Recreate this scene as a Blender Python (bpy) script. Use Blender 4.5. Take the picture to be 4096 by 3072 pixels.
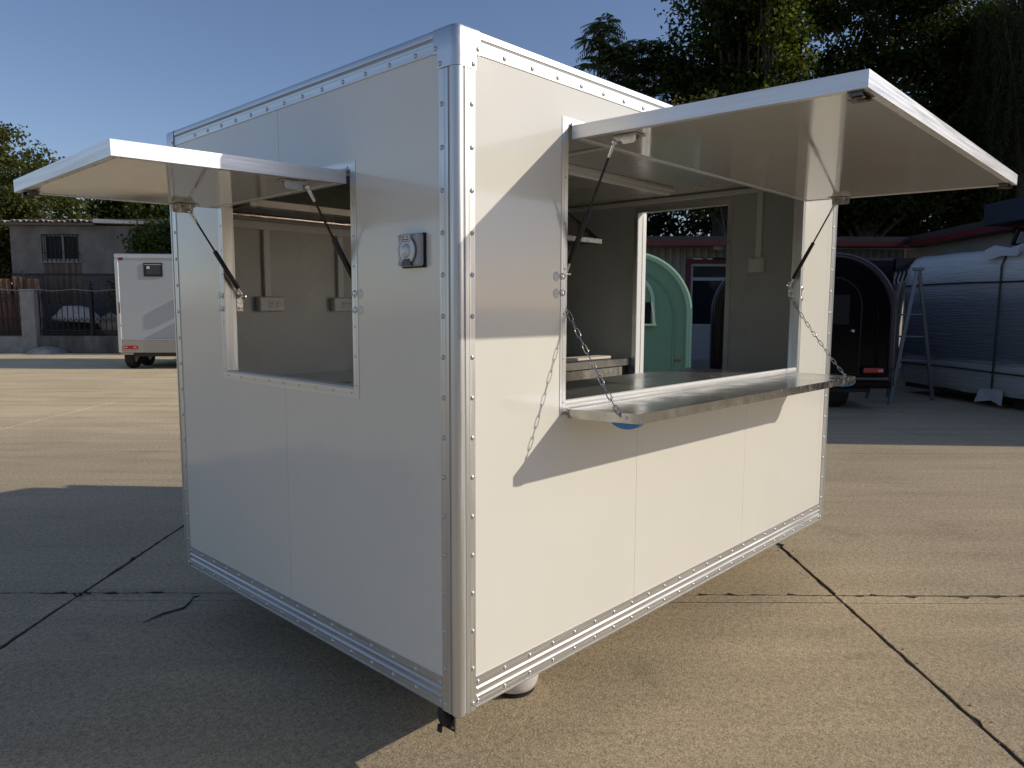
import bpy, bmesh, math, random
import numpy as np
from mathutils import Vector, Matrix

random.seed(7)
rng = np.random.default_rng(11)
for o in list(bpy.data.objects):
    bpy.data.objects.remove(o)
SC = bpy.context.scene
COL = SC.collection
PI = math.pi

# ------------------------------------------------------------------ camera
FW = Vector((0.72514038, 0.68052689, -0.10514073)).normalized()
_r = FW.cross(Vector((0, 0, 1))).normalized()
_u = _r.cross(FW)
_ro = math.radians(0.204)
RT = math.cos(_ro) * _r + math.sin(_ro) * _u
UP = -math.sin(_ro) * _r + math.cos(_ro) * _u
cd = bpy.data.cameras.new('camera')
cam = bpy.data.objects.new('camera', cd)
COL.objects.link(cam)
cam.matrix_world = Matrix(((RT.x, UP.x, -FW.x, -1.48477), (RT.y, UP.y, -FW.y, -1.61880), (RT.z, UP.z, -FW.z, 1.53030), (0, 0, 0, 1)))
cd.sensor_width = 36.0
cd.sensor_fit = 'HORIZONTAL'
cd.lens = 25.796
cd.clip_start = 0.05
cd.clip_end = 3000
SC.camera = cam

# ------------------------------------------------------------------ sky and sun
SUN = Vector((0.838, -1.0, 0.680)).normalized()
EL = math.asin(SUN.z)
AZ = math.atan2(SUN.x, SUN.y)
W = bpy.data.worlds.new('World')
SC.world = W
W.use_nodes = True
wn = W.node_tree.nodes
wl = W.node_tree.links
wn.clear()
wo = wn.new('ShaderNodeOutputWorld')
bg = wn.new('ShaderNodeBackground')
sk = wn.new('ShaderNodeTexSky')
sk.sky_type = 'NISHITA'
sk.sun_disc = False
sk.sun_elevation = EL
sk.sun_rotation = AZ % (2 * PI)
sk.air_density = 1.0
sk.dust_density = 0.6
sk.ozone_density = 3.0
bg.inputs['Strength'].default_value = 0.113
tint = wn.new('ShaderNodeMix')
tint.data_type = 'RGBA'
tint.blend_type = 'MULTIPLY'
tint.inputs[0].default_value = 1.0
tint.inputs[7].default_value = (1.0, 0.93, 0.98, 1)
wl.new(sk.outputs[0], tint.inputs[6])
wl.new(tint.outputs[2], bg.inputs[0])
wl.new(bg.outputs[0], wo.inputs[0])
sl = bpy.data.lights.new('sun', 'SUN')
sl.energy = 3.0
sl.angle = math.radians(0.5)
sl.color = (1.0, 0.92, 0.80)
sun = bpy.data.objects.new('sun', sl)
COL.objects.link(sun)
sun.rotation_euler = SUN.to_track_quat('Z', 'Y').to_euler()
sun.location = (8, -10, 9)
SC.view_settings.view_transform = 'Standard'
SC.view_settings.look = 'None'
SC.view_settings.exposure = 0.0
SC.view_settings.gamma = 1.0
SC.view_settings.use_curve_mapping = False
SC.cycles.max_bounces = 8
SC.cycles.glossy_bounces = 4
SC.cycles.transparent_max_bounces = 8

# ------------------------------------------------------------------ materials
MATS = {}


def mat(name, col, rough=0.5, metal=0.0, spec=0.5, var=0.0, vscale=3.0, col2=None, bump=0.0, bscale=60.0, stretch=None, rvar=0.0,
        coat=0.0, trans=0.0, emit=None, alpha=1.0):
    """procedural Principled material: two-tone noise, fine bump, uneven gloss"""
    m = bpy.data.materials.new(name)
    m.use_nodes = True
    nt = m.node_tree
    n, l = nt.nodes, nt.links
    b = n['Principled BSDF']
    b.inputs['Base Color'].default_value = (*col, 1)
    b.inputs['Roughness'].default_value = rough
    b.inputs['Metallic'].default_value = metal
    b.inputs['Specular IOR Level'].default_value = spec
    b.inputs['Coat Weight'].default_value = coat
    b.inputs['Coat Roughness'].default_value = 0.06
    b.inputs['Transmission Weight'].default_value = trans
    if emit:
        b.inputs['Emission Color'].default_value = (*emit[:3], 1)
        b.inputs['Emission Strength'].default_value = emit[3]
    tc = n.new('ShaderNodeTexCoord')
    mp = n.new('ShaderNodeMapping')
    l.new(tc.outputs['Object'], mp.inputs[0])
    if stretch:
        mp.inputs['Scale'].default_value = stretch
    if var > 0 or col2:
        nz = n.new('ShaderNodeTexNoise')
        nz.inputs['Scale'].default_value = vscale
        nz.inputs['Detail'].default_value = 6
        nz.inputs['Roughness'].default_value = 0.65
        l.new(mp.outputs[0], nz.inputs['Vector'])
        rp = n.new('ShaderNodeValToRGB')
        rp.color_ramp.elements[0].position = 0.35
        rp.color_ramp.elements[1].position = 0.68
        c2 = col2 if col2 else tuple(max(0, c * (1 - var)) for c in col)
        rp.color_ramp.elements[0].color = (*c2, 1)
        rp.color_ramp.elements[1].color = (*col, 1)
        l.new(nz.outputs[0], rp.inputs[0])
        l.new(rp.outputs[0], b.inputs['Base Color'])
    if rvar > 0:
        nr = n.new('ShaderNodeTexNoise')
        nr.inputs['Scale'].default_value = vscale * 2.3
        nr.inputs['Detail'].default_value = 5
        l.new(mp.outputs[0], nr.inputs['Vector'])
        mr = n.new('ShaderNodeMapRange')
        mr.inputs['From Min'].default_value = 0.3
        mr.inputs['From Max'].default_value = 0.7
        mr.inputs['To Min'].default_value = max(0.02, rough - rvar)
        mr.inputs['To Max'].default_value = min(1, rough + rvar)
        l.new(nr.outputs[0], mr.inputs[0])
        l.new(mr.outputs[0], b.inputs['Roughness'])
    if bump > 0:
        nb = n.new('ShaderNodeTexNoise')
        nb.inputs['Scale'].default_value = bscale
        nb.inputs['Detail'].default_value = 4
        l.new(mp.outputs[0], nb.inputs['Vector'])
        bp = n.new('ShaderNodeBump')
        bp.inputs['Strength'].default_value = bump
        bp.inputs['Distance'].default_value = 0.01
        l.new(nb.outputs[0], bp.inputs['Height'])
        l.new(bp.outputs[0], b.inputs['Normal'])
    MATS[name] = m
    return m


white = mat('white_gelcoat', (0.80, 0.772, 0.675), 0.13, spec=0.6, var=0.035, vscale=1.7, bump=0.03, bscale=1.6, rvar=0.04, coat=0.35)
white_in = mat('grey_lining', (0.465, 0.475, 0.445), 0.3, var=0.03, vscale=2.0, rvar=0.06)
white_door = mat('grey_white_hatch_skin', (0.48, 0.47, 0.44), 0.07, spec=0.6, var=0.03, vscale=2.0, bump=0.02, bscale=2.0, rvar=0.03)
alu = mat('aluminium', (0.68, 0.69, 0.69), 0.36, metal=0.9, var=0.06, vscale=9, rvar=0.1, bump=0.02, bscale=40)
alu_x = mat('aluminium_drawn_x', (0.72, 0.725, 0.71), 0.38, metal=0.88, var=0.16, vscale=60, stretch=(0.02, 1, 1), rvar=0.1)
alu_y = mat('aluminium_drawn_y', (0.72, 0.725, 0.71), 0.38, metal=0.88, var=0.16, vscale=60, stretch=(1, 0.02, 1), rvar=0.1)
alu_z = mat('aluminium_drawn_z', (0.72, 0.725, 0.71), 0.38, metal=0.88, var=0.16, vscale=60, stretch=(1, 1, 0.02), rvar=0.1)
groove = mat('grey_gasket', (0.46, 0.46, 0.445), 0.7, var=0.2)
rivet_m = mat('rivet_metal', (0.60, 0.60, 0.595), 0.38, metal=0.9)
chrome = mat('chromed_steel', (0.75, 0.75, 0.74), 0.12, metal=1.0, rvar=0.05, vscale=20)
zinc = mat('zinc_plate', (0.60, 0.58, 0.54), 0.32, metal=0.9, var=0.25, vscale=30, rvar=0.12)
steel = mat('stainless_sheet', (0.62, 0.62, 0.60), 0.2, metal=0.9, var=0.12, vscale=4, rvar=0.08, bump=0.05, bscale=5.0)
steel_edge = mat('stainless_smudged', (0.50, 0.495, 0.475), 0.2, metal=1.0, var=0.22, vscale=13, rvar=0.12, bump=0.03, bscale=6)
steel_dull = mat('stainless_brushed', (0.46, 0.45, 0.42), 0.35, metal=1.0, var=0.2, vscale=14, rvar=0.1)
black_p = mat('black_paint', (0.012, 0.012, 0.013), 0.28, rvar=0.06)
rubber = mat('black_rubber', (0.02, 0.02, 0.02), 0.75, var=0.3, vscale=20)
dark_hole = mat('dark_recess', (0.012, 0.012, 0.012), 0.8)
blue_m = mat('blue_plastic', (0.02, 0.19, 0.46), 0.4, var=0.1)
latch_m = mat('dark_latch_steel', (0.16, 0.15, 0.13), 0.3, metal=0.95, var=0.4, vscale=30, rvar=0.1)
pvc = mat('white_plastic', (0.72, 0.71, 0.67), 0.35, var=0.04)
grey_pl = mat('grey_plastic', (0.42, 0.43, 0.44), 0.42, var=0.08, vscale=12)
clear_pl = mat('smoky_clear_plastic', (0.62, 0.64, 0.66), 0.12, spec=0.6, coat=0.6, var=0.25, vscale=25)
ink = mat('black_print', (0.02, 0.02, 0.02), 0.7)
tank_m = mat('white_rounded_plastic', (0.70, 0.66, 0.62), 0.4, var=0.06, vscale=6)
counter_m = mat('counter_stainless', (0.52, 0.52, 0.50), 0.22, metal=1.0, var=0.06, vscale=6, rvar=0.05)
pinkish = mat('pale_tray_lid', (0.72, 0.63, 0.54), 0.45, var=0.05)


def simple(name, col, **k):
    return mat(name, col, **k)


# ------------------------------------------------------------------ mesh helpers
class MB:
    def __init__(s):
        s.v, s.f = [], []

    def add(s, vs, fs):
        b = len(s.v)
        s.v += [tuple(p) for p in vs]
        s.f += [tuple(b + i for i in f) for f in fs]
        return s

    def box(s, x0, x1, y0, y1, z0, z1, c=0.0, M=None):
        if x0 > x1: x0, x1 = x1, x0
        if y0 > y1: y0, y1 = y1, y0
        if z0 > z1: z0, z1 = z1, z0
        if c <= 0:
            vs = [(x, y, z) for x in (x0, x1) for y in (y0, y1) for z in (z0, z1)]
            fs = [(0, 1, 3, 2), (4, 6, 7, 5), (0, 4, 5, 1), (2, 3, 7, 6), (0, 2, 6, 4), (1, 5, 7, 3)]
        else:
            c = min(c, (x1 - x0) * .49, (y1 - y0) * .49, (z1 - z0) * .49)
            vs, idx = [], {}
            for i, x in enumerate((x0, x1)):
                for j, y in enumerate((y0, y1)):
                    for k, z in enumerate((z0, z1)):
                        sx, sy, sz = (1 - 2 * i) * c, (1 - 2 * j) * c, (1 - 2 * k) * c
                        for a, p in enumerate(((x, y + sy, z + sz), (x + sx, y, z + sz), (x + sx, y + sy, z))):
                            idx[i, j, k, a] = len(vs)
                            vs.append(p)
            fs = []
            for i in (0, 1):
                fs.append([idx[i, j, k, 0] for j, k in ((0, 0), (1, 0), (1, 1), (0, 1))])
                fs.append([idx[j, i, k, 1] for j, k in ((0, 0), (1, 0), (1, 1), (0, 1))])
                fs.append([idx[j, k, i, 2] for j, k in ((0, 0), (1, 0), (1, 1), (0, 1))])
            for a in (0, 1):
                for b in (0, 1):
                    fs.append([idx[a, b, 0, 0], idx[a, b, 1, 0], idx[a, b, 1, 1], idx[a, b, 0, 1]])
                    fs.append([idx[a, 0, b, 0], idx[a, 1, b, 0], idx[a, 1, b, 2], idx[a, 0, b, 2]])
                    fs.append([idx[0, a, b, 1], idx[1, a, b, 1], idx[1, a, b, 2], idx[0, a, b, 2]])
            for i in (0, 1):
                for j in (0, 1):
                    for k in (0, 1):
                        fs.append([idx[i, j, k, 0], idx[i, j, k, 1], idx[i, j, k, 2]])
        if M is not None:
            vs = [M @ Vector(p) for p in vs]
        return s.add(vs, fs)

    def obox(s, p, q, w, t, up=(0, 0, 1), c=0.0):
        """box bar from p to q, width w across, thickness t along 'up'"""
        p, q = Vector(p), Vector(q)
        d = (q - p)
        L = d.length
        d.normalize()
        u = Vector(up)
        x = d.cross(u)
        if x.length < 1e-4:
            x = d.cross(Vector((1, 0, 0)))
        x.normalize()
        u = x.cross(d)
        M = Matrix(((d.x, x.x, u.x, p.x), (d.y, x.y, u.y, p.y), (d.z, x.z, u.z, p.z), (0, 0, 0, 1)))
        return s.box(0, L, -w / 2, w / 2, -t / 2, t / 2, c, M)

    def prism(s, poly, fn, a, b):
        """polygon (2D list) extruded between a and b; fn(u, v, t) -> xyz"""
        n = len(poly)
        vs = [fn(u, v, a) for u, v in poly] + [fn(u, v, b) for u, v in poly]
        fs = [tuple(range(n)), tuple(range(2 * n - 1, n - 1, -1))]
        fs += [(i, (i + 1) % n, n + (i + 1) % n, n + i) for i in range(n)]
        return s.add(vs, fs)

    def tube(s, pts, r, n=8, closed=False, caps=True):
        pts = [Vector(p) for p in pts]
        m = len(pts)
        rs = [float(q) for q in r] if isinstance(r, (list, tuple)) else [float(r)] * m
        vs, fs = [], []
        t0 = (pts[1] - pts[0]).normalized()
        ref = Vector((0, 0, 1)) if abs(t0.z) < 0.9 else Vector((1, 0, 0))
        nx = t0.cross(ref).normalized()
        for i in range(m):
            if closed:
                t = (pts[(i + 1) % m] - pts[i - 1])
            else:
                t = pts[min(i + 1, m - 1)] - pts[max(i - 1, 0)]
            t.normalize()
            nx = (nx - t * nx.dot(t))
            if nx.length < 1e-6:
                nx = t.orthogonal()
            nx.normalize()
            ny = t.cross(nx)
            for k in range(n):
                a = 2 * PI * k / n
                vs.append(pts[i] + rs[i] * (math.cos(a) * nx + math.sin(a) * ny))
        for i in range(m if closed else m - 1):
            j = (i + 1) % m
            for k in range(n):
                fs.append((i * n + k, i * n + (k + 1) % n, j * n + (k + 1) % n, j * n + k))
        if caps and not closed:
            fs.append(tuple(range(n - 1, -1, -1)))
            fs.append(tuple((m - 1) * n + k for k in range(n)))
        return s.add(vs, fs)

    def lathe(s, prof, o=(0, 0, 0), axis=(0, 0, 1), n=16):
        """profile (r, h) spun about axis through o"""
        ax = Vector(axis).normalized()
        e = ax.orthogonal().normalized()
        g = ax.cross(e)
        o = Vector(o)
        vs, fs, rows = [], [], []
        for r, h in prof:
            if r < 1e-6:
                rows.append([len(vs)])
                vs.append(o + ax * h)
            else:
                rows.append(list(range(len(vs), len(vs) + n)))
                for k in range(n):
                    a = 2 * PI * k / n
                    vs.append(o + ax * h + r * (math.cos(a) * e + math.sin(a) * g))
        for A, B in zip(rows, rows[1:]):
            for k in range(n):
                a0, a1 = A[k % len(A)], A[(k + 1) % len(A)]
                b0, b1 = B[k % len(B)], B[(k + 1) % len(B)]
                f = []
                for i in (a0, a1, b1, b0):
                    if i not in f:
                        f.append(i)
                if len(f) > 2:
                    fs.append(tuple(f))
        return s.add(vs, fs)

    def cells(s, us, vs_, keep, n0, n1, fn):
        """plate made of grid cells (holes where keep is False); fn(u, v, n) -> xyz"""
        nu, nv = len(us) - 1, len(vs_) - 1
        K = lambda i, j: 0 <= i < nu and 0 <= j < nv and keep(i, j)
        for i in range(nu):
            for j in range(nv):
                if not K(i, j):
                    continue
                u0, u1, v0, v1 = us[i], us[i + 1], vs_[j], vs_[j + 1]
                for nn in (n0, n1):
                    s.add([fn(u0, v0, nn), fn(u1, v0, nn), fn(u1, v1, nn), fn(u0, v1, nn)], [(0, 1, 2, 3)])
                for (di, dj, a, b) in ((-1, 0, (u0, v0), (u0, v1)), (1, 0, (u1, v0), (u1, v1)), (0, -1, (u0, v0), (u1, v0)), (0, 1, (u0, v1), (u1, v1))):
                    if not K(i + di, j + dj):
                        s.add([fn(*a, n0), fn(*b, n0), fn(*b, n1), fn(*a, n1)], [(0, 1, 2, 3)])
        return s

    def build(s, name, m, parent=None, smooth=None, weld=True):
        me = bpy.data.meshes.new(name)
        me.from_pydata(s.v, [], s.f)
        if weld:
            bm = bmesh.new()
            bm.from_mesh(me)
            bmesh.ops.remove_doubles(bm, verts=bm.verts, dist=1e-5)
            bmesh.ops.recalc_face_normals(bm, faces=bm.faces)
            bm.to_mesh(me)
            bm.free()
        if smooth:
            me.polygons.foreach_set('use_smooth', [True] * len(me.polygons))
            me.set_sharp_from_angle(angle=math.radians(smooth))
        me.materials.append(m)
        return link(name, me, parent)


def link(name, me, parent=None):
    o = bpy.data.objects.new(name, me)
    COL.objects.link(o)
    if parent is not None:
        o.parent = parent
    return o


def tag(o, label=None, cat=None, group=None, kind=None):
    if label: o['label'] = label
    if cat: o['category'] = cat
    if group: o['group'] = group
    if kind: o['kind'] = kind
    return o


def thing(name, label, cat, loc=(0, 0, 0), rz=0.0, group=None):
    o = bpy.data.objects.new(name, None)
    COL.objects.link(o)
    o.location = loc
    o.rotation_euler = (0, 0, rz)
    o.empty_display_size = 0.2
    return tag(o, label, cat, group)


def copies(name, me, places, parent):
    """alike pieces sharing one mesh: places = list of matrices in the parent's frame"""
    for M in places:
        o = link(name, me, parent)
        o.matrix_local = M


def frame_at(p, n, t=(0, 0, 1)):
    """matrix with local z along n at p"""
    n = Vector(n).normalized()
    t = Vector(t)
    x = t.cross(n)
    if x.length < 1e-4:
        x = n.orthogonal()
    x.normalize()
    y = n.cross(x)
    return Matrix(((x.x, y.x, n.x, p[0]), (x.y, y.y, n.y, p[1]), (x.z, y.z, n.z, p[2]), (0, 0, 0, 1)))


# yard frame: the slabs, walls and parked trailers all line up with it (l = across, d = away)
YF = Vector((0.72918, 0.68432, 0))
YR = Vector((0.68432, -0.72918, 0))
YO = Vector((-1.48477, -1.61880, 0))
YROT = math.atan2(YR.y, YR.x)


def yard(l, d, z=0.0):
    return YO + YR * l + YF * d + Vector((0, 0, z))


# ------------------------------------------------------------------ ground: cast concrete slabs with open joints
def concrete_mat(name, c1, c2, c3):
    m = bpy.data.materials.new(name)
    m.use_nodes = True
    nt = m.node_tree
    n, l = nt.nodes, nt.links
    b = n['Principled BSDF']
    b.inputs['Roughness'].default_value = 0.82
    b.inputs['Specular IOR Level'].default_value = 0.3
    g = n.new('ShaderNodeNewGeometry')

    def noise(scale, detail, rough=0.6, vec=None, dist=0.0):
        t = n.new('ShaderNodeTexNoise')
        t.inputs['Scale'].default_value = scale
        t.inputs['Detail'].default_value = detail
        t.inputs['Roughness'].default_value = rough
        t.inputs['Distortion'].default_value = dist
        l.new(vec if vec else g.outputs['Position'], t.inputs['Vector'])
        return t.outputs[0]

    def ramp(src, stops):
        r = n.new('ShaderNodeValToRGB')
        e = r.color_ramp.elements
        while len(e) < len(stops):
            e.new(0.5)
        for k, (p, c) in enumerate(stops):
            e[k].position = p
            e[k].color = (*c, 1) if len(c) == 3 else c
        l.new(src, r.inputs[0])
        return r.outputs[0]

    def mix(kind, fac, a, bb):
        x = n.new('ShaderNodeMix')
        x.data_type = 'RGBA'
        x.blend_type = kind
        if isinstance(fac, float):
            x.inputs[0].default_value = fac
        else:
            l.new(fac, x.inputs[0])
        l.new(a, x.inputs[6])
        l.new(bb, x.inputs[7])
        return x.outputs[2]
    big = ramp(noise(0.55, 5, 0.6, dist=0.6), [(0.30, c2), (0.62, c1)])
    # trowel streaks across the yard
    mp = n.new('ShaderNodeMapping')
    mp.inputs['Rotation'].default_value = (0, 0, -YROT)
    l.new(g.outputs['Position'], mp.inputs[0])
    mp2 = n.new('ShaderNodeMapping')
    mp2.inputs['Scale'].default_value = (0.35, 2.6, 1)
    l.new(mp.outputs[0], mp2.inputs[0])
    streak = ramp(noise(1.1, 6, 0.65, mp2.outputs[0], 0.4), [(0.36, (0.82, 0.815, 0.81)), (0.60, (1.05, 1.05, 1.05))])
    c = mix('MULTIPLY', 0.8, big, streak)
    # sand and aggregate grains
    grain = ramp(noise(105, 3, 0.75), [(0.32, (0.26, 0.25, 0.24)), (0.46, (0.92, 0.92, 0.92)), (0.66, (1.55, 1.53, 1.48))])
    c = mix('MULTIPLY', 0.62, c, grain)
    grain2 = ramp(noise(38, 5, 0.7), [(0.33, (0.62, 0.61, 0.61)), (0.6, (1.16, 1.16, 1.15))])
    c = mix('MULTIPLY', 0.7, c, grain2)
    # the slabs get paler towards the far left
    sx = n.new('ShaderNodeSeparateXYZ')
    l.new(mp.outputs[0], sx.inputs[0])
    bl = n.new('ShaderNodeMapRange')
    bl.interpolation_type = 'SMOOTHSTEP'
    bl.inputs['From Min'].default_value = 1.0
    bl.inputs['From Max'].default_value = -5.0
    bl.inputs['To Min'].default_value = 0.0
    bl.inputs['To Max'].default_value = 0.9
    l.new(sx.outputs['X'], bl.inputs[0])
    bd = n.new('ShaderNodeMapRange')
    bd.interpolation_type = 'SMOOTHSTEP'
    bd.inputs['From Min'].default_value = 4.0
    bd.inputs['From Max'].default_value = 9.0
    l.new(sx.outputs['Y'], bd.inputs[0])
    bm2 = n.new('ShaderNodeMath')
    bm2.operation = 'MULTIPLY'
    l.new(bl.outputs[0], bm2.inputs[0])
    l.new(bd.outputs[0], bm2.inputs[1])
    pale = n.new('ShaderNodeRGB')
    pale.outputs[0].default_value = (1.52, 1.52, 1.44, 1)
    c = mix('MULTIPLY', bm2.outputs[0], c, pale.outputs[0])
    # oil and water stains
    st = ramp(noise(1.5, 6, 0.68, dist=0.9), [(0.61, (0, 0, 0)), (0.78, (0.6, 0.6, 0.6))])
    dark = n.new('ShaderNodeRGB')
    dark.outputs[0].default_value = (*c3, 1)
    c = mix('MIX', st, c, dark.outputs[0])
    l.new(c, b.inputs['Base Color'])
    bn = noise(120, 4, 0.75)
    bp = n.new('ShaderNodeBump')
    bp.inputs['Strength'].default_value = 0.8
    bp.inputs['Distance'].default_value = 0.008
    l.new(bn, bp.inputs['Height'])
    bn2 = noise(22, 4, 0.6)
    bp2 = n.new('ShaderNodeBump')
    bp2.inputs['Strength'].default_value = 0.25
    bp2.inputs['Distance'].default_value = 0.01
    l.new(bn2, bp2.inputs['Height'])
    l.new(bp.outputs[0], bp2.inputs['Normal'])
    l.new(bp2.outputs[0], b.inputs['Normal'])
    return m


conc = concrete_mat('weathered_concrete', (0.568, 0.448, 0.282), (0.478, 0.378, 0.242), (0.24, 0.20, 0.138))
dirt = mat('joint_dirt', (0.045, 0.038, 0.031), 0.95, var=0.5, vscale=30, bump=0.5, bscale=90)
gm = MB()
gm.add([(-400, -400, -0.045), (400, -400, -0.045), (400, 400, -0.045), (-400, 400, -0.045)], [(0, 1, 2, 3)])
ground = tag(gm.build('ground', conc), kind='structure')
jm = MB()
c4 = [yard(-23, -5.5, -0.006), yard(22.5, -5.5, -0.006), yard(22.5, 23.9, -0.006), yard(-23, 23.9, -0.006)]
jm.add(c4, [(0, 1, 2, 3)])
jm.build('joint_filler', dirt, ground)
ls = [-2.29 + 4.02 * k for k in range(-5, 7)]
ds = [3.68 - 3.94 * 2, 3.68 - 3.94, 3.68, 3.78, 7.62, 7.62 + 3.94, 7.62 + 2 * 3.94, 7.62 + 3 * 3.94, 23.9]
for i in range(len(ls) - 1):
    for j in range(len(ds) - 1):
        l0, l1, d0, d1 = ls[i], ls[i + 1], ds[j], ds[j + 1]
        near = d0 < 8 and abs(l0) < 9
        step = 0.04 if near else 0.4
        rr = random.Random(i * 31 + j)
        strip = (j == 2)

        def edge(a, b, rough, wid):
            L = math.dist(a, b)
            k = max(2, int(L / step))
            out, run = [], 0.0
            ph = rr.uniform(0, 6)
            for q in range(k):
                t = q / k
                run = 0.72 * run + rr.gauss(0, 1) * rough
                chip = rr.uniform(0.006, 0.03) if rr.random() < (0.16 if rough > 0.003 else 0.04) * (rough > 0.0015) else 0
                out.append((a[0] + (b[0] - a[0]) * t, a[1] + (b[1] - a[1]) * t, wid + abs(run) + chip))
            return out
        rb = 0.0007
        rc = 0.0035 if near else 0.002
        # near side, right side, far side, left side (inset grows inward)
        saw = rb
        e0 = edge((l0, d0), (l1, d0), rc if j == 3 else (saw if j == 2 else 0.001), 0.003 if j in (2, 3) else 0.004)
        wide = lambda q: 0.0085 if (q in (ls[5], ls[6]) and d0 < 11) else 0.0008
        e1 = edge((l1, d0), (l1, d1), 0.0028 if near else 0.001, wide(l1))
        e2 = edge((l1, d1), (l0, d1), rc if j == 2 else 0.001, 0.003)
        e3 = edge((l0, d1), (l0, d0), 0.0028 if near else 0.001, wide(l0))
        pts = [(x, y + w) for x, y, w in e0] + [(x - w, y) for x, y, w in e1] + [(x, y - w) for x, y, w in e2] + [(x + w, y) for x, y, w in e3]
        pts = [(min(max(x, l0 + 0.8 * wide(l0)), l1 - 0.8 * wide(l1)), min(max(y, d0 + 0.0025), d1 - 0.0025)) for x, y in pts]
        lift = rr.uniform(-0.0015, 0.0015)
        n = len(pts)
        vs = [tuple(yard(x, y, lift)) for x, y in pts] + [tuple(yard(x, y, -0.03)) for x, y in pts]
        fs = [tuple(range(n))] + [(q, (q + 1) % n, n + (q + 1) % n, n + q) for q in range(n)]
        sm = MB()
        sm.add(vs, fs)
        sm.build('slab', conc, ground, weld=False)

# ragged crack running off the chipped joint on the left
ck = MB()
cpts = [(-1.65, 3.74), (-1.67, 3.72), (-1.66, 3.65), (-1.66, 3.58), (-1.69, 3.55), (-1.73, 3.51), (-1.76, 3.45), (-1.78, 3.4)]
cw = [0.004, 0.012, 0.018, 0.014, 0.010, 0.013, 0.007, 0.002]
vs, fs = [], []
for (x, y), w in zip(cpts, cw):
    vs += [tuple(yard(x - w * .4, y + w, 0.0045)), tuple(yard(x + w * .4, y - w, 0.0045))]
for i in range(len(cpts) - 1):
    fs.append((2 * i, 2 * i + 1, 2 * i + 3, 2 * i + 2))
ck.add(vs, fs)
ck.build('crack', dirt, ground, weld=False)

# loose grit and leaf crumbs lying about
gr = MB()
for k in range(260):
    if k < 120:
        p = yard(random.choice([-2.29, 1.73]) + random.gauss(0, 0.03), random.uniform(1.2, 8), 0)
    else:
        p = yard(random.uniform(-5, 6), random.uniform(1.5, 12), 0)
    r = random.uniform(0.0022, 0.006)
    gr.lathe([(0, 0), (r, r * 0.3), (r * 0.7, r * 1.1), (0, r * 1.3)], p, (random.gauss(0, .2), random.gauss(0, .2), 1), 5)
g_o = gr.build('grit', mat('pale_grit', (0.42, 0.39, 0.33), 0.9, var=0.5, vscale=40))
tag(g_o, 'scattered pale grit and crumbs lying in the joints and on the concrete slabs', 'grit', kind='stuff')

Z0 = 0.24      # floor edge of the concession trailer above the ground
HT, LT, WT = 2.10, 3.054, 2.035
exec_parts = None

# ------------------------------------------------------------------ the white concession trailer
T = thing('concession_trailer', 'large white box food trailer in the foreground with open serving hatch and steel shelf', 'food trailer')
fS = lambda u, v, n: (u, n, v + Z0)
fE = lambda u, v, n: (n, u, v + Z0)
fF = lambda u, v, n: (LT - n, u, v + Z0)
fB = lambda u, v, n: (u, WT - n, v + Z0)
SO = (0.516, 2.545, 0.940, 1.898)      # serving opening x0 x1 z0 z1
WO = (0.535, 1.497, 0.997, 1.750)      # end window y0 y1 z0 z1
DO = (0.676, 1.365, 0.060, 1.955)      # doorway in the far end


def plate(name, m, fn, u0, u1, v0, v1, n0, n1, hole=None, parent=T):
    mb = MB()
    if hole:
        us = sorted({u0, u1, *[h for h in hole[:2] if u0 < h < u1]})
        vs = sorted({v0, v1, *[h for h in hole[2:] if v0 < h < v1]})

        def keep(i, j):
            uc, vc = (us[i] + us[i + 1]) / 2, (vs[j] + vs[j + 1]) / 2
            return not (hole[0] < uc < hole[1] and hole[2] < vc < hole[3])
    else:
        us, vs, keep = [u0, u1], [v0, v1], (lambda i, j: True)
    mb.cells(us, vs, keep, n0, n1, fn)
    return mb.build(name, m, parent)


g = 0.0009
for (a, b) in ((0.012, 0.980 - g), (1.945 + g, 2.925 - g), (2.925 + g, LT - 0.012)):
    plate('wall_panel', white, fS, a, b, 0.02, HT - 0.02, 0.0035, 0.026, SO)
for (a, b) in ((0.02, SO[2]), (SO[3], HT - 0.02)):
    plate('wall_panel', white, fS, 0.980 + g, 1.945 - g, a, b, 0.0035, 0.026)
for (a, b) in ((0.012, 1.005 - g), (1.005 + g, WT - 0.012)):
    plate('wall_panel', white, fE, a, b, 0.02, HT - 0.02, 0.0035, 0.026, WO)
    plate('wall_panel', white, fF, a, b, 0.02, HT - 0.02, 0.0035, 0.026, DO)
for (a, b) in ((0.012, 1.5 - g), (1.5 + g, LT - 0.012)):
    plate('wall_panel', white, fB, a, b, 0.02, HT - 0.02, 0.0035, 0.026)
plate('inner_lining', white_in, fS, 0.05, LT - 0.05, 0.03, HT - 0.03, 0.027, 0.049, SO)
plate('inner_lining', white_in, fE, 0.05, WT - 0.05, 0.03, HT - 0.03, 0.027, 0.049, WO)
plate('inner_lining', white_in, fF, 0.05, WT - 0.05, 0.03, HT - 0.03, 0.027, 0.054, DO)
plate('inner_lining', white_in, fB, 0.05, LT - 0.05, 0.03, HT - 0.03, 0.027, 0.055)
MB().box(0.02, LT - 0.02, 0.02, WT - 0.02, Z0 + 0.008, Z0 + 0.045).build('floor_board', mat('trailer_floor', (0.22, 0.22, 0.21), 0.5, var=0.2), T)
MB().box(0.02, LT - 0.02, 0.02, WT - 0.02, Z0 + 2.046, Z0 + 2.093).build('roof', white_in, T)

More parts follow.
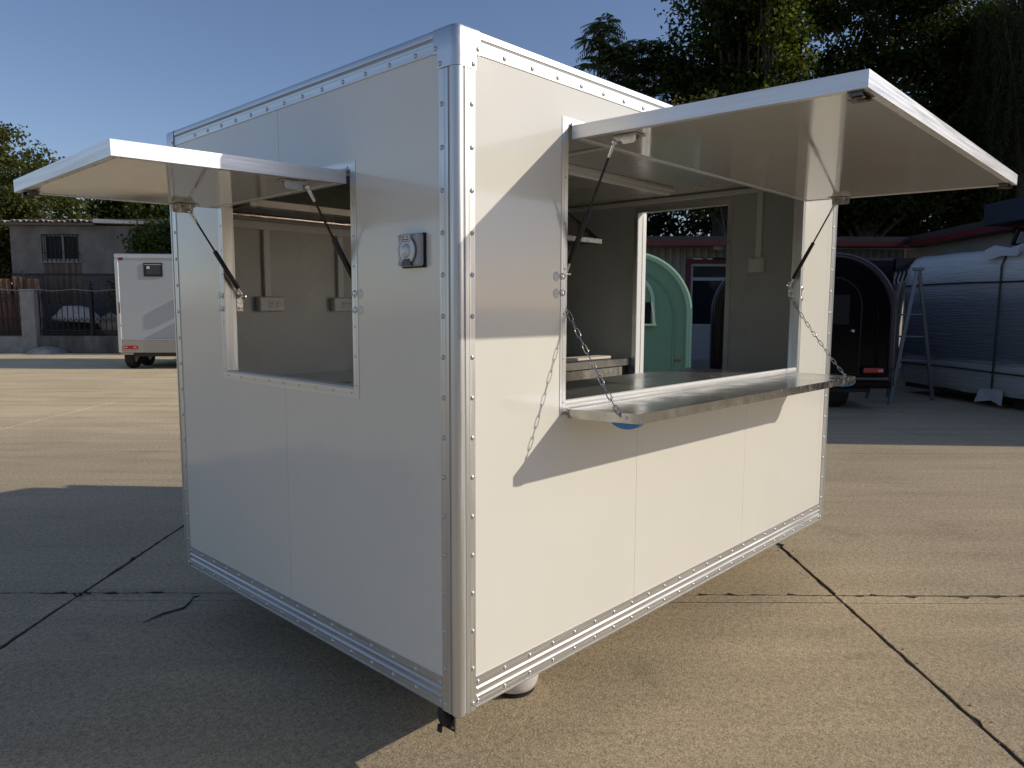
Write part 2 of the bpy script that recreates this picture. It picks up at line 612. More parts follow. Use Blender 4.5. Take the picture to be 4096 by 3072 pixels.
# rivet: domed head with a pin hole
rv = MB()
rv.lathe([(0.0078, -0.0006), (0.0078, 0.0006), (0.0068, 0.0022), (0.0045, 0.0036), (0.0022, 0.0041), (0.0016, 0.0030), (0, 0.0022)], n=10)
rv_o = rv.build('rivet', rivet_m, None, smooth=50)
rivet_me = rv_o.data
bpy.data.objects.remove(rv_o)
rs_ = MB()
rs_.lathe([(0.0042, -0.0004), (0.0040, 0.0006), (0.0026, 0.0020), (0.0010, 0.0023), (0, 0.0016)], n=8)
rs_o = rs_.build('rivet', rivet_m, None, smooth=50)
small_rivet = rs_o.data
bpy.data.objects.remove(rs_o)


# corner posts -------------------------------------------------------------
def post_profile():
    half = [(0.0755, 0.0045), (0.0755, 0.0), (0.0522, 0.0), (0.0517, 0.0012), (0.0507, 0.0012), (0.0502, 0.0), (0.0362, 0.0), (0.0357, 0.0024),
            (0.0268, 0.0024), (0.0262, -0.0012)]
    arc = [(0.0215 - 0.0225 * math.cos(a), 0.0213 - 0.0225 * math.sin(a)) for a in [PI / 2 - k * PI / 2 / 10 for k in range(0, 11)]]
    out = half + arc[0:] + [(y, x) for x, y in reversed(half)]
    inner = [(0.0045, 0.0755 - 0.0), (0.0065, 0.074), (0.0065, 0.0065), (0.074, 0.0065)]
    return out + inner[1:]


pp = post_profile()
TOPZ, CAPB = HT, HT - 0.118
corners = [((0, 0), (1, 1)), ((LT, 0), (-1, 1)), ((0, WT), (1, -1)), ((LT, WT), (-1, -1))]
for (cx, cy), (sx, sy) in corners:
    po = MB().prism(pp, lambda u, v, t: (cx + sx * u, cy + sy * v, t + Z0), -0.004, CAPB).build('corner_post', alu_z, T, smooth=28)
    gs = MB()
    for k in (0, 1):
        q = [(0.0270, 0.0018), (0.0355, 0.0018), (0.0355, 0.0026), (0.0270, 0.0026)]
        if k: q = [(y, x) for x, y in q]
        gs.prism(q, lambda u, v, t: (cx + sx * u, cy + sy * v, t + Z0), 0.0, CAPB - 0.002)
    gs.build('gasket_strip', groove, po)
    pl = []
    for z in [0.021, 0.139] + [0.139 + 0.1245 * k for k in range(1, 15)]:
        if z < CAPB - 0.02:
            pl.append(frame_at((cx + sx * 0.0625, cy - sy * 0.0002, z + Z0), (0, -sy, 0)))
            pl.append(frame_at((cx - sx * 0.0002, cy + sy * 0.0625, z + Z0), (-sx, 0, 0)))
    if (cx, cy) != (LT, WT):
        copies('rivet', rivet_me, pl, po)
    # moulded corner cap
    cp = MB()
    o = 0.0032
    A = [(0.096, -o)] + [(0.024 - (0.024 + o) * math.cos(a), 0.024 - (0.024 + o) * math.sin(a)) for a in [PI / 2 - k * PI / 16 for k in range(9)]] + [(-o, 0.096)]
    inn = [(0.02, 0.096), (0.096, 0.02)]

    def ring(z, off, w=0.096):
        r = [(w, -o + off)] + [(0.024 - (0.024 + o - off) * math.cos(a), 0.024 - (0.024 + o - off) * math.sin(a)) for a in [PI / 2 - k * PI / 16 for k in range(9)]] + [(-o + off, w)]
        return [(cx + sx * x, cy + sy * y, z + Z0) for x, y in r]
    R = [ring(CAPB + 0.001, 0, 0.0785), ring(HT - 0.073, 0, 0.0785), ring(HT - 0.073, 0), ring(HT - 0.012, 0), ring(HT - 0.003, 0.004), ring(HT + 0.001, 0.012)]
    n = len(R[0])
    vs = [p for r in R for p in r]
    fs = [(k * n + i, k * n + i + 1, (k + 1) * n + i + 1, (k + 1) * n + i) for k in range(len(R) - 1) for i in range(n - 1)]
    top = len(vs)
    vs.append((cx + sx * 0.096, cy + sy * 0.096, HT + 0.001 + Z0))
    fs.append(tuple(range((len(R) - 1) * n, len(R) * n)) + (top,))
    cp.add(vs, fs)
    co = cp.build('corner_cap', alu, T, smooth=35)
    pl = []
    for a, z in ((0.066, CAPB + 0.014), (0.085, HT - 0.058)):
        pl.append(frame_at((cx + sx * a, cy - sy * (o + 0.0002), z + Z0), (0, -sy, 0)))
        pl.append(frame_at((cx - sx * (o + 0.0002), cy + sy * a, z + Z0), (-sx, 0, 0)))
    copies('rivet', rivet_me, pl, co)

# top and base rails --------------------------------------------------------
top_prof = [(0.0045, HT - 0.0705), (0.0, HT - 0.0705), (0.0, HT - 0.0448), (0.0012, HT - 0.0444), (0.0012, HT - 0.0436), (0.0, HT - 0.0432), (0.0, HT - 0.0345),
            (0.0016, HT - 0.034), (0.0016, HT - 0.0255), (-0.0014, HT - 0.025), (-0.0016, HT - 0.014), (0.0008, HT - 0.006), (0.006, HT - 0.0015), (0.013, HT), (0.094, HT), (0.094, HT - 0.006), (0.0065, HT - 0.01), (0.0065, HT - 0.069)]
base_prof = [(0.030, 0.0), (0.0, 0.0), (-0.001, 0.0015), (-0.001, 0.0045), (0.0016, 0.006), (0.0016, 0.0205), (0.0008, 0.021), (0.0008, 0.023), (0.0016, 0.0235), (0.0016, 0.0376), (-0.0034, 0.0384),
             (-0.0034, 0.0390), (0.0018, 0.0440), (0.0026, 0.0446), (0.0026, 0.0642), (-0.0034, 0.0650), (-0.0034, 0.0656), (0.0016, 0.0706), (0.0016, 0.0835), (0.0008, 0.084), (0.0008, 0.086), (0.0016, 0.0865),
             (0.0016, 0.100), (0.0, 0.1008), (0.0, 0.1042), (0.004, 0.1055), (0.0065, 0.1055), (0.0065, 0.004), (0.030, 0.004)]
for fn, Ln, m, nrm in ((fS, LT, alu_x, (0, -1, 0)), (fE, WT, alu_y, (-1, 0, 0)), (fF, WT, alu_y, (1, 0, 0)), (fB, LT, alu_x, (0, 1, 0))):
    a, b = 0.0966, Ln - 0.0966
    tr = MB().prism(top_prof, lambda n, z, t: fn(t, z, n), a, b).build('top_rail', m, T, smooth=20)
    MB().prism([(0.0011, HT - 0.0338), (0.0011, HT - 0.0257), (0.0018, HT - 0.0257), (0.0018, HT - 0.0338)], lambda n, z, t: fn(t, z, n), a, b).build('gasket_strip', groove, tr)
    br = MB().prism(base_prof, lambda n, z, t: fn(t, z, n), 0.0775, Ln - 0.0775).build('base_rail', m, T, smooth=20)
    if fn in (fS, fE):
        st = 0.1275 if fn is fS else 0.128
        k = int((b - a - 0.1) / st)
        copies('rivet', rivet_me, [frame_at(fn(0.201 - (0 if fn is fS else 0.02) + st * i, HT - 0.0565, -0.0002), nrm) for i in range(k)], tr)
        st = 0.1208 if fn is fS else 0.1235
        k = int((Ln - 0.17) / st) + 1
        pl = []
        for i in range(k):
            for z in (0.0855, 0.0222):
                pl.append(frame_at(fn(0.0865 + (Ln - 0.173) * i / (k - 1), z, 0.0014), nrm))
        copies('rivet', rivet_me, pl, br)


# opening trims -------------------------------------------------------------
def trim(hole, fn, nrm, m_u, m_v, name, w=0.030, depth=0.05, rv_step=0.16, sill=True):
    u0, u1, v0, v1 = hole
    root = None
    parts = []
    e = 0.0004
    # mitred flat flange on the outside, 2 mm proud
    O, I = (u0 - w, u1 + w, v0 - w, v1 + w), (u0 + e, u1 - e, v0 + e, v1 - e)
    co = [(O[0], O[2]), (O[1], O[2]), (O[1], O[3]), (O[0], O[3])]
    ci = [(I[0], I[2]), (I[1], I[2]), (I[1], I[3]), (I[0], I[3])]
    root = None
    for k in range(4):
        a, b = co[k], co[(k + 1) % 4]
        c, d = ci[(k + 1) % 4], ci[k]
        mb = MB()
        poly = [a, b, c, d]
        vs = [fn(x, y, 0.0015) for x, y in poly] + [fn(x, y, 0.0034) for x, y in poly]
        # raised inner bead
        mb.add(vs, [(0, 1, 2, 3), (7, 6, 5, 4), (0, 1, 5, 4), (1, 2, 6, 5), (2, 3, 7, 6), (3, 0, 4, 7)])
        # thin score line along the flange
        f = 0.42
        def lerp(p, q, t): return (p[0] + (q[0] - p[0]) * t, p[1] + (q[1] - p[1]) * t)
        s0, s1 = lerp(a, d, f), lerp(b, c, f)
        s2, s3 = lerp(b, c, f + 0.05), lerp(a, d, f + 0.05)
        vs = [fn(x, y, 0.0009) for x, y in (s0, s1, s2, s3)] + [fn(x, y, 0.0015) for x, y in (s0, s1, s2, s3)]
        mb.add(vs, [(0, 1, 2, 3), (0, 1, 5, 4), (2, 3, 7, 6)])
        # reveal through the wall
        ua, ub = ci[k], ci[(k + 1) % 4]
        dx, dy = (0, 1) if k == 0 else (-1, 0) if k == 1 else (0, -1) if k == 2 else (1, 0)
        t = 0.0025
        q = [ua, ub, (ub[0] + dx * t, ub[1] + dy * t), (ua[0] + dx * t, ua[1] + dy * t)]
        vs = [fn(x, y, 0.0017) for x, y in q] + [fn(x, y, depth + 0.004) for x, y in q]
        mb.add(vs, [(0, 1, 2, 3), (7, 6, 5, 4), (0, 1, 5, 4), (2, 3, 7, 6), (1, 2, 6, 5), (3, 0, 4, 7)])
        ob = mb.build('frame_bar', m_u if k % 2 == 0 else m_v, root)
        if root is None:
            root = ob
            ob.name = name
            ob.parent = T
        pl = []
        La = math.dist(a, b)
        nn = max(2, round((La - 0.05) / rv_step))
        for i in range(nn + 1):
            t_ = (0.028 + (La - 0.056) * i / nn) / La
            p = lerp(lerp(a, b, t_), lerp(d, c, t_), 0.62)
            pl.append(frame_at(fn(p[0], p[1], 0.0013), nrm))
        copies('rivet', small_rivet, pl, root)
    return root


tr_s = trim(SO, fS, (0, -1, 0), alu_x, alu_z, 'hatch_frame')
tr_w = trim(WO, fE, (-1, 0, 0), alu_y, alu_z, 'window_frame', rv_step=0.115)
white_edge = mat('white_door_edge', (0.82, 0.82, 0.79), 0.35)
tr_d = trim(DO, fF, (1, 0, 0), alu_y, white_edge, 'door_frame')
# inner architrave of the doorway
ar = MB()
us = [DO[0] - 0.03, DO[0], DO[1], DO[1] + 0.03]
vs = [0.05, DO[3], DO[3] + 0.03]
ar.cells(us, vs, lambda i, j: not (i == 1 and j == 0), 0, 1, lambda u, v, n: (LT - 0.0545 - 0.004 * n, u, v + Z0))
ar.build('door_architrave', alu, T)

# white rounded sill bead along the serving opening
MB().tube([(SO[0] + .004, 0.012, Z0 + 0.951), (SO[1] - .004, 0.012, Z0 + 0.951)], 0.0105, 12).box(SO[0] + .004, SO[1] - .004, 0.004, 0.052, Z0 + 0.9405, Z0 + 0.953, 0.003).build('sill_bead', pvc, T, smooth=40)

MB().box(0.006, 0.056, WO[0] + .004, WO[1] - .004, Z0 + 0.9978, Z0 + 1.006, 0.003).build('sill_bead', pvc, T)

# open door folded back against the far end: we look at its hinge edge
dm = MB().box(LT + 0.018, LT + 0.080, 1.412, 2.10, Z0 + 0.07, Z0 + 1.962, 0.003)
dr = dm.build('door', white_door, T)
MB().box(LT + 0.040, LT + 0.088, 1.385, 1.4115, Z0 + 0.07, Z0 + 1.962, 0.003).build('door_edge', white_edge, dr)
hg = MB().box(LT + 0.002, LT + 0.0395, 1.388, 1.399, Z0 + 0.08, Z0 + 1.955)
hg.tube([(LT + 0.020, 1.386, Z0 + 0.08), (LT + 0.020, 1.386, Z0 + 1.955)], 0.005, 8)
hgo = hg.build('piano_hinge', mat('hinge_steel', (0.10, 0.10, 0.095), 0.45, metal=0.8), dr, smooth=40)
copies('screw', rivet_me, [frame_at((LT + (0.032 if k % 2 else 0.008), 1.3878, Z0 + 0.12 + 0.052 * k), (0, -1, 0)) for k in range(36)], hgo)


# lifting hatches -----------------------------------------------------------
def lift_hatch(name, M, width, depth_, th, m_len, m_dep):
    """local: x along the hinge 0..width, y outwards 0..depth, z up; M places it. underside at z=0 on the hinge"""
    mb = MB()
    mb.cells([0.018, width - 0.018], [0.006, depth_ - 0.018], lambda i, j: True, 0.0022, th - 0.003, lambda u, v, n: M @ Vector((u, v, n)))
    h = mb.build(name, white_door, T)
    bars = [((0, depth_), (width, depth_), (0, -1)), ((0, 0.003), (0, depth_), (1, 0)), ((width, 0.003), (width, depth_), (-1, 0)), ((0, 0.003), (width, 0.003), (0, 1))]
    for k, (a, b, inn) in enumerate(bars):
        L = math.dist(a, b)
        w = 0.0245
        ax = Vector((b[0] - a[0], b[1] - a[1], 0)).normalized()
        iv = Vector((inn[0], inn[1], 0))
        mi = 0.0 if k in (0, 3) else 0.0
        # channel section: outer web with returned lips above and below, mitred ends
        prof = [(0, 0.0), (w, 0.0), (w, 0.0022), (0.002, 0.0022), (0.002, th - 0.0022), (w, th - 0.0022), (w, th), (0, th)]
        n = len(prof)
        vs = []
        for t in (0, 1):
            for (q, z) in prof:
                s = q if t == 0 else L - q
                p = Vector((a[0], a[1], 0)) + ax * (s if k != 9 else 0) + iv * q
                vs.append(M @ Vector((p.x, p.y, z)))
        fs = [tuple(range(n)), tuple(range(2 * n - 1, n - 1, -1))] + [(i, (i + 1) % n, n + (i + 1) % n, n + i) for i in range(n)]
        eb = MB().add(vs, fs).build('edge_bar', m_len if k in (0, 3) else m_dep, h)
        m_ = max(2, round((L - 0.06) / 0.14))
        pl = []
        for i in range(m_ + 1):
            s = 0.03 + (L - 0.06) * i / m_
            p = Vector((a[0], a[1], 0)) + ax * s + iv * 0.016
            nv = (M.to_3x3() @ Vector((0, 0, -1)))
            pl.append(frame_at(M @ Vector((p.x, p.y, -0.0001)), nv, (1, 0.3, 0)))
        copies('rivet', small_rivet, pl, h)
    return h


def hatch_matrix(o, xdir, ydir, drop, length):
    """frame with x along xdir, y = ydir sloping down by drop over length"""
    x = Vector(xdir).normalized()
    y = (Vector(ydir).normalized() * length + Vector((0, 0, -drop))).normalized()
    z = x.cross(y)
    if z.z < 0: z = -z
    return Matrix(((x.x, y.x, z.x, o[0]), (x.y, y.y, z.y, o[1]), (x.z, y.z, z.z, o[2]), (0, 0, 0, 1)))


MS = hatch_matrix((0.526, -0.003, Z0 + 1.857), (1, 0, 0), (0, -1, 0), 0.0135, 0.956)
ME = hatch_matrix((-0.003, 0.547, Z0 + 1.7045), (0, 1, 0), (-1, 0, 0), 0.0155, 0.747)
edge_x = mat('mill_edge_x', (0.80, 0.81, 0.82), 0.42, metal=0.72, var=0.10, vscale=60, stretch=(0.02, 1, 1), rvar=0.1)
edge_y = mat('mill_edge_y', (0.80, 0.81, 0.82), 0.42, metal=0.72, var=0.10, vscale=60, stretch=(1, 0.02, 1), rvar=0.1)
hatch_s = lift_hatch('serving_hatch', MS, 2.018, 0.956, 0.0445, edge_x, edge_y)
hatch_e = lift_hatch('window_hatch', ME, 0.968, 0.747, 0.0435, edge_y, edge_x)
# hinge strip at the head of each opening
MB().tube([(SO[0] + .01, -0.004, Z0 + 1.9045), (SO[1] - .01, -0.004, Z0 + 1.9045)], 0.005, 8).build('hinge_strip', alu_x, hatch_s, smooth=40)
MB().tube([(-0.004, WO[0] + .01, Z0 + 1.7515), (-0.004, WO[1] - .01, Z0 + 1.7515)], 0.005, 8).build('hinge_strip', alu_y, hatch_e, smooth=40)


# draw latches under the hatch corners
def latch(h, M, x, y, mir):  # over-centre wire latch
    mb = MB()
    F = lambda a, b, z: M @ Vector((x + mir * a, y + b, -z))
    def bx(a0, a1, b0, b1, z0, z1):
        vs = [F(a, b, z) for a in (a0, a1) for b in (b0, b1) for z in (z0, z1)]
        mb.add(vs, [(0, 1, 3, 2), (4, 6, 7, 5), (0, 4, 5, 1), (2, 3, 7, 6), (0, 2, 6, 4), (1, 5, 7, 3)])
    bx(0, 0.085, 0, 0.042, 0.0002, 0.003)
    bx(0.004, 0.012, 0.004, 0.036, 0.003, 0.012)
    bx(0.070, 0.079, 0.004, 0.036, 0.003, 0.014)
    mb.tube([F(0.02, 0.008, 0.010), F(0.075, 0.008, 0.010)], 0.0035, 8)
    mb.tube([F(0.02, 0.030, 0.010), F(0.075, 0.030, 0.010)], 0.0035, 8)
    mb.tube([F(0.022, 0.006, 0.013), F(0.022, 0.034, 0.013)], 0.005, 8)
    bx(0.030, 0.066, -0.008, 0.014, 0.012, 0.016)
    mb.tube([F(0.048, 0.012, 0.013), F(0.048, 0.048, 0.017)], 0.005, 8)
    mb.build('latch', latch_m, h, smooth=40)


latch(hatch_s, MS, 0.012, 0.900, 1)
latch(hatch_s, MS, 2.006, 0.900, -1)
latch(hatch_e, ME, 0.955, 0.690, -1)


# gas struts with plate brackets
def strut(top, bot, trans, plate_dir, side, h, name='gas_strut'):
    top, bot = Vector(top), Vector(bot)
    d = (bot - top)
    L = d.length
    d.normalize()
    tr = trans
    mb = MB()
    mb.tube([top + d * 0.05, top + d * tr], 0.0042, 8)
    rod = mb.build(name, black_p, T, smooth=40)
    MB().tube([top + d * tr, top + d * (tr + 0.004), top + d * (L - 0.045), top + d * (L - 0.040)], [0.0075, 0.0098, 0.0098, 0.0075], 12).build('cylinder', black_p, rod, smooth=40)
    for p, s in ((top, 1), (bot, -1)):
        fm = MB()
        fm.tube([p + d * s * 0.008, p + d * s * 0.012, p + d * s * 0.050], [0.006, 0.0068, 0.0058], 8)
        fm.lathe([(0, -0.0105), (0.006, -0.0088), (0.0098, -0.004), (0.0105, 0), (0.0098, 0.004), (0.006, 0.0088), (0, 0.0105)], p, side, 12)
        fm.tube([p, p + Vector(side) * 0.026], 0.0045, 8)
        fm.build('ball_joint', chrome, rod, smooth=50)
    return rod


def hatch_bracket(rod, M, x, y, dx, mir):
    """folded plate: base on the hatch underside, upright carrying the ball stud; mir = towards hatch middle"""
    mb = MB()
    F = lambda a, b, z: M @ Vector((x + mir * a, y + b, -z))
    def bx(a0, a1, b0, b1, z0, z1):
        vs = [F(a, b, z) for a in (a0, a1) for b in (b0, b1) for z in (z0, z1)]
        mb.add(vs, [(0, 1, 3, 2), (4, 6, 7, 5), (0, 4, 5, 1), (2, 3, 7, 6), (0, 2, 6, 4), (1, 5, 7, 3)])
    bx(0, 0.062, 0, 0.088, 0.0003, 0.0028)
    # upright with rounded free corners
    po = [(0, 0.0028), (0, 0.022), (0.003, 0.028), (0.009, 0.031), (0.079, 0.031), (0.085, 0.028), (0.088, 0.022), (0.088, 0.0028)]
    mb.prism(po, lambda b, z, t: F(t, b, z), 0.0, 0.0025)
    for b in (0.018, 0.070):
        mb.tube([F(0.042, b, 0.0028), F(0.042, b, 0.010)], 0.0075, 6)
        mb.tube([F(0.042, b, 0.010), F(0.042, b, 0.013)], 0.004, 6)
    mb.build('bracket', zinc, rod, smooth=30)


def jamb_bracket(rod, p, out, along):
    """upright plate screwed to the reveal, p = ball centre, out = towards opening"""
    p, out, along = Vector(p), Vector(out), Vector(along)
    mb = MB()
    zc = -0.012
    for (a0, a1, n0, n1, z0, z1) in ((-0.012, 0.016, -0.026, -0.0235, zc - 0.042, zc + 0.042),):
        vs = [p + along * a + out * n + Vector((0, 0, z)) for a in (a0, a1) for n in (n0, n1) for z in (z0, z1)]
        mb.add(vs, [(0, 1, 3, 2), (4, 6, 7, 5), (0, 4, 5, 1), (2, 3, 7, 6), (0, 2, 6, 4), (1, 5, 7, 3)])
    for z in (-0.03, 0.024):
        q = p + Vector((0, 0, zc + z))
        mb.tube([q - out * 0.0235, q - out * 0.018], 0.006, 6)
    mb.build('bracket', zinc, rod, smooth=30)


s1 = strut((0.560, -0.158, Z0 + 1.829), (0.545, 0.030, Z0 + 1.405), 0.232, None, (1, 0, 0), hatch_s)
hatch_bracket(s1, MS, 0.050, 0.140, 0, 1)
jamb_bracket(s1, (0.545, 0.030, Z0 + 1.395), (1, 0, 0), (0, 1, 0))
s2 = strut((2.511, -0.170, Z0 + 1.822), (2.517, 0.052, Z0 + 1.410), 0.212, None, (-1, 0, 0), hatch_s)
hatch_bracket(s2, MS, 1.999, 0.150, 0, -1)
jamb_bracket(s2, (2.517, 0.052, Z0 + 1.400), (-1, 0, 0), (0, 1, 0))
s3 = strut((-0.138, 0.577, Z0 + 1.680), (0.060, 0.562, Z0 + 1.330), 0.185, None, (0, 1, 0), hatch_e)
hatch_bracket(s3, ME, 0.040, 0.125, 0, 1)
jamb_bracket(s3, (0.060, 0.562, Z0 + 1.320), (0, 1, 0), (1, 0, 0))
s4 = strut((-0.140, 1.480, Z0 + 1.678), (0.075, 1.470, Z0 + 1.330), 0.185, None, (0, -1, 0), hatch_e)
hatch_bracket(s4, ME, 0.943, 0.118, 0, -1)
jamb_bracket(s4, (0.070, 1.471, Z0 + 1.320), (0, -1, 0), (1, 0, 0))
# sealed bolt heads beside the struts on the outer skin
bt = MB().lathe([(0.0115, 0), (0.0115, 0.002), (0.0095, 0.0032), (0.0082, 0.0032), (0.0078, 0.0058), (0.0052, 0.0066), (0.0046, 0.0042), (0, 0.0042)], n=12)
bt_o = bt.build('bolt', chrome, None, smooth=45)
bme = bt_o.data
bpy.data.objects.remove(bt_o)
for u in (0.495, 2.568):
    copies('bolt', bme, [frame_at((u, 0.0012, Z0 + z), (0, -1, 0)) for z in (1.337, 1.394)], tr_s)
for u in (0.522, 1.512):
    copies('bolt', bme, [frame_at((0.0012, u, Z0 + z), (-1, 0, 0)) for z in (1.276, 1.333)], tr_w)
seal_m = mat('sealant_blob', (0.76, 0.74, 0.66), 0.4)
SB = [(0.017, 0), (0.0155, 0.0012), (0.009, 0.0018), (0.006, 0.003), (0.0035, 0.003), (0, 0.0015)]
for u, z in ((0.462, 1.392), (0.462, 1.335)):
    MB().lathe(SB, (u, 0.0034, Z0 + z), (0, -1, 0), 14).build('sealed_bolt', seal_m, T, smooth=40)
for u, z in ((0.490, 1.331), (0.490, 1.274), (1.540, 1.333), (1.540, 1.276)):
    MB().lathe(SB, (0.0034, u, Z0 + z), (-1, 0, 0), 14).build('sealed_bolt', seal_m, T, smooth=40)

# fold-down serving shelf ------------------------------------------------------
sh = MB()
sx0, sx1, syo = 0.515, 2.545, -0.310
zt0, zt1 = Z0 + 0.9315, Z0 + 0.9365
n_ = 24
vs, fs = [], []
for i in range(n_ + 1):
    x = sx0 + (sx1 - sx0) * i / n_
    zo = Z0 + 0.944 - 0.013 * i / n_
    vs += [(x, -0.012, zt0), (x, syo, zo), (x, syo, zo - 0.033), (x, syo + 0.012, zo - 0.033), (x, syo + 0.012, zo - 0.004), (x, -0.012, zt0 - 0.004)]
for i in range(n_):
    for k in range(6):
        fs.append((i * 6 + k, i * 6 + (k + 1) % 6, i * 6 + 6 + (k + 1) % 6, i * 6 + 6 + k))
sh.add(vs, fs)
shelf = sh.build('serving_shelf', steel, T)
for x0, x1, zo in ((sx0 - 0.0015, sx0 + 0.001, Z0 + 0.944), (sx1 - 0.001, sx1 + 0.0015, Z0 + 0.931)):
    po = [(-0.012, zt0 + 0.0005), (syo - 0.0008, zo + 0.0006), (syo - 0.0008, zo - 0.0335), (-0.012, zt0 - 0.032)]
    MB().prism(po, lambda y, z, t: (t, y, z), x0, x1).build('side_lip', steel_edge, shelf)
fr = MB()
fr.add([(sx0, syo - 0.0009, Z0 + 0.9445), (sx1, syo - 0.0009, Z0 + 0.9315), (sx1, syo - 0.0009, Z0 + 0.8975), (sx0, syo - 0.0009, Z0 + 0.9105),
        (sx0, syo + 0.0012, Z0 + 0.9446), (sx1, syo + 0.0012, Z0 + 0.9316), (sx1, syo + 0.0012, Z0 + 0.8975), (sx0, syo + 0.0012, Z0 + 0.9105)],
       [(0, 1, 2, 3), (7, 6, 5, 4), (0, 1, 5, 4), (1, 2, 6, 5), (2, 3, 7, 6), (3, 0, 4, 7)])
fr.build('front_lip', steel_edge, shelf)
MB().tube([(sx0, -0.006, zt0 - 0.016), (sx1, -0.006, zt0 - 0.016)], 0.0065, 8).build('shelf_hinge', steel_dull, shelf, smooth=40)
for xa, zo, sg in ((sx0 + 0.004, Z0 + 0.9105, 1), (sx1 - 0.004, Z0 + 0.8975, -1)):
    bm_ = MB()
    L = 0.118
    po = [(0, 0)] + [(L * t, -0.023 * math.sin(PI * min(1, t * 1.0)) ** 0.55) for t in [k / 14 for k in range(1, 14)]] + [(L, 0)]
    bm_.prism(po, lambda u, v, t: (xa + sg * t, syo + 0.001 + u, zo + v - 0.0003), 0.0, 0.026)
    bm_.build('bumper', blue_m, shelf, smooth=30)
MB().lathe([(0.0075, 0), (0.006, 0.0022), (0.003, 0.003), (0.002, 0.001), (0, 0.001)], (sx0 - 0.0016, -0.258, Z0 + 0.926), (-1, 0, 0), 10).build('lip_rivet', rivet_m, shelf, smooth=40)

# chains: separate stadium links, alternately turned
lk = MB()
pts = []
a_, r_ = 0.0115, 0.0066
for k in range(9):
    t = -PI / 2 + PI * k / 8
    pts.append((a_ + r_ * math.cos(t), r_ * math.sin(t), 0))
for k in range(9):
    t = PI / 2 + PI * k / 8
    pts.append((-a_ + r_ * math.cos(t), r_ * math.sin(t), 0))
lk.tube(pts, 0.0019, 6, closed=True)
chain_m = mat('chain_steel', (0.46, 0.45, 0.43), 0.24, metal=1.0, rvar=0.08, vscale=30)
lko = lk.build('link', chain_m, None, smooth=60)
link_me = lko.data
bpy.data.objects.remove(lko)


def chain(p, q, sag):
    p, q = Vector(p), Vector(q)
    L = (q - p).length
    n = max(2, round(L / 0.0305))
    cv = lambda t: p.lerp(q, t) + Vector((0, 0, -sag * 4 * t * (1 - t)))
    hk = MB()
    hk.tube([cv(1) + Vector((0, 0, 0.012)), cv(1) + Vector((-0.004, 0, -0.002)), cv(1) + Vector((0.0, -0.004, -0.010)), cv(1) + Vector((0.006, -0.010, -0.006))], 0.0024, 8)
    root = hk.build('chain', chain_m, T, smooth=50)
    prev = (cv(1 / n) - cv(0)).orthogonal().normalized()
    pl = []
    for k in range(n):
        a, b = cv(k / n), cv((k + 1) / n)
        x = (b - a).normalized()
        y = (prev - x * prev.dot(x)).normalized()
        ang = 0.35 + (PI / 2 if k % 2 else 0) + random.gauss(0, 0.22)
        y2 = y * math.cos(ang) + x.cross(y) * math.sin(ang)
        z2 = x.cross(y2)
        c = (a + b) / 2
        pl.append(Matrix(((x.x, y2.x, z2.x, c.x), (x.y, y2.y, z2.y, c.y), (x.z, y2.z, z2.z, c.z), (0, 0, 0, 1))))
    copies('link', link_me, pl, root)


chain((0.524, 0.014, Z0 + 1.300), (0.5105, -0.232, Z0 + 0.938), 0.012)
chain((2.533, 0.050, Z0 + 1.344), (2.549, -0.257, Z0 + 0.930), 0.014)

# power inlet on the end wall ---------------------------------------------------
pin = MB().box(-0.024, -0.001, 0.1435, 0.2500, Z0 + 1.4135, Z0 + 1.5135, 0.006).build('power_inlet', grey_pl, T)
MB().box(-0.003, 0.0034, 0.1405, 0.2525, Z0 + 1.4095, Z0 + 1.5150).build('gasket', rubber, pin)
lid = MB()
yc, zc = 0.1985, Z0 + 1.461
lid.lathe([(0.042, 0), (0.042, 0.006), (0.040, 0.0085), (0.036, 0.0085), (0.0345, 0.006), (0.022, 0.0065), (0.018, 0.0115), (0.010, 0.0135), (0, 0.0125)], (-0.0238, yc, zc), (-1, 0, 0), 28)
lid.build('flap', clear_pl, pin, smooth=35)
MB().tube([(-0.0270, yc + 0.0425 * math.cos(a), zc + 0.0425 * math.sin(a)) for a in [2 * PI * k / 28 for k in range(28)]], 0.0022, 6, closed=True).build('flap_ring', mat('dark_ring', (0.12, 0.12, 0.125), 0.4), pin, smooth=60)
MB().prism([(-0.022, 0), (0.022, 0), (0.019, 0.012), (0.010, 0.021), (-0.010, 0.021), (-0.019, 0.012)], lambda u, v, t: (t, yc - 0.004 + u, Z0 + 1.4145 + v), -0.0350, -0.0240).build('finger_tab', mat('dark_tab', (0.06, 0.06, 0.062), 0.35), pin)
lb = MB().box(-0.0336, -0.0318, yc - 0.020, yc + 0.020, Z0 + 1.4905, Z0 + 1.5075)
lbo = lb.build('label', pvc, pin)
MB().box(-0.0320, -0.0238, yc - 0.023, yc + 0.023, Z0 + 1.488, Z0 + 1.511, 0.002).build('hinge_block', grey_pl, pin)
tx = MB()
for row, marks in enumerate(((-0.016, -0.004, 0.006, 0.013), (-0.017, -0.005, -0.002, 0.005, 0.008, 0.016))):
    zz = Z0 + 1.5022 - 0.0075 * row
    for a, b in zip(marks[::2], marks[1::2]):
        x = a
        while x < b:
            w = 0.0014
            tx.box(-0.0339, -0.0336, yc - x - w, yc - x, zz - 0.0018, zz + 0.0018)
            x += 0.0021
tx.build('print', ink, lbo)
copies('screw', small_rivet, [frame_at((-0.0242, y, z), (-1, 0, 0)) for y in (0.151, 0.243) for z in (Z0 + 1.421, Z0 + 1.506)], pin)

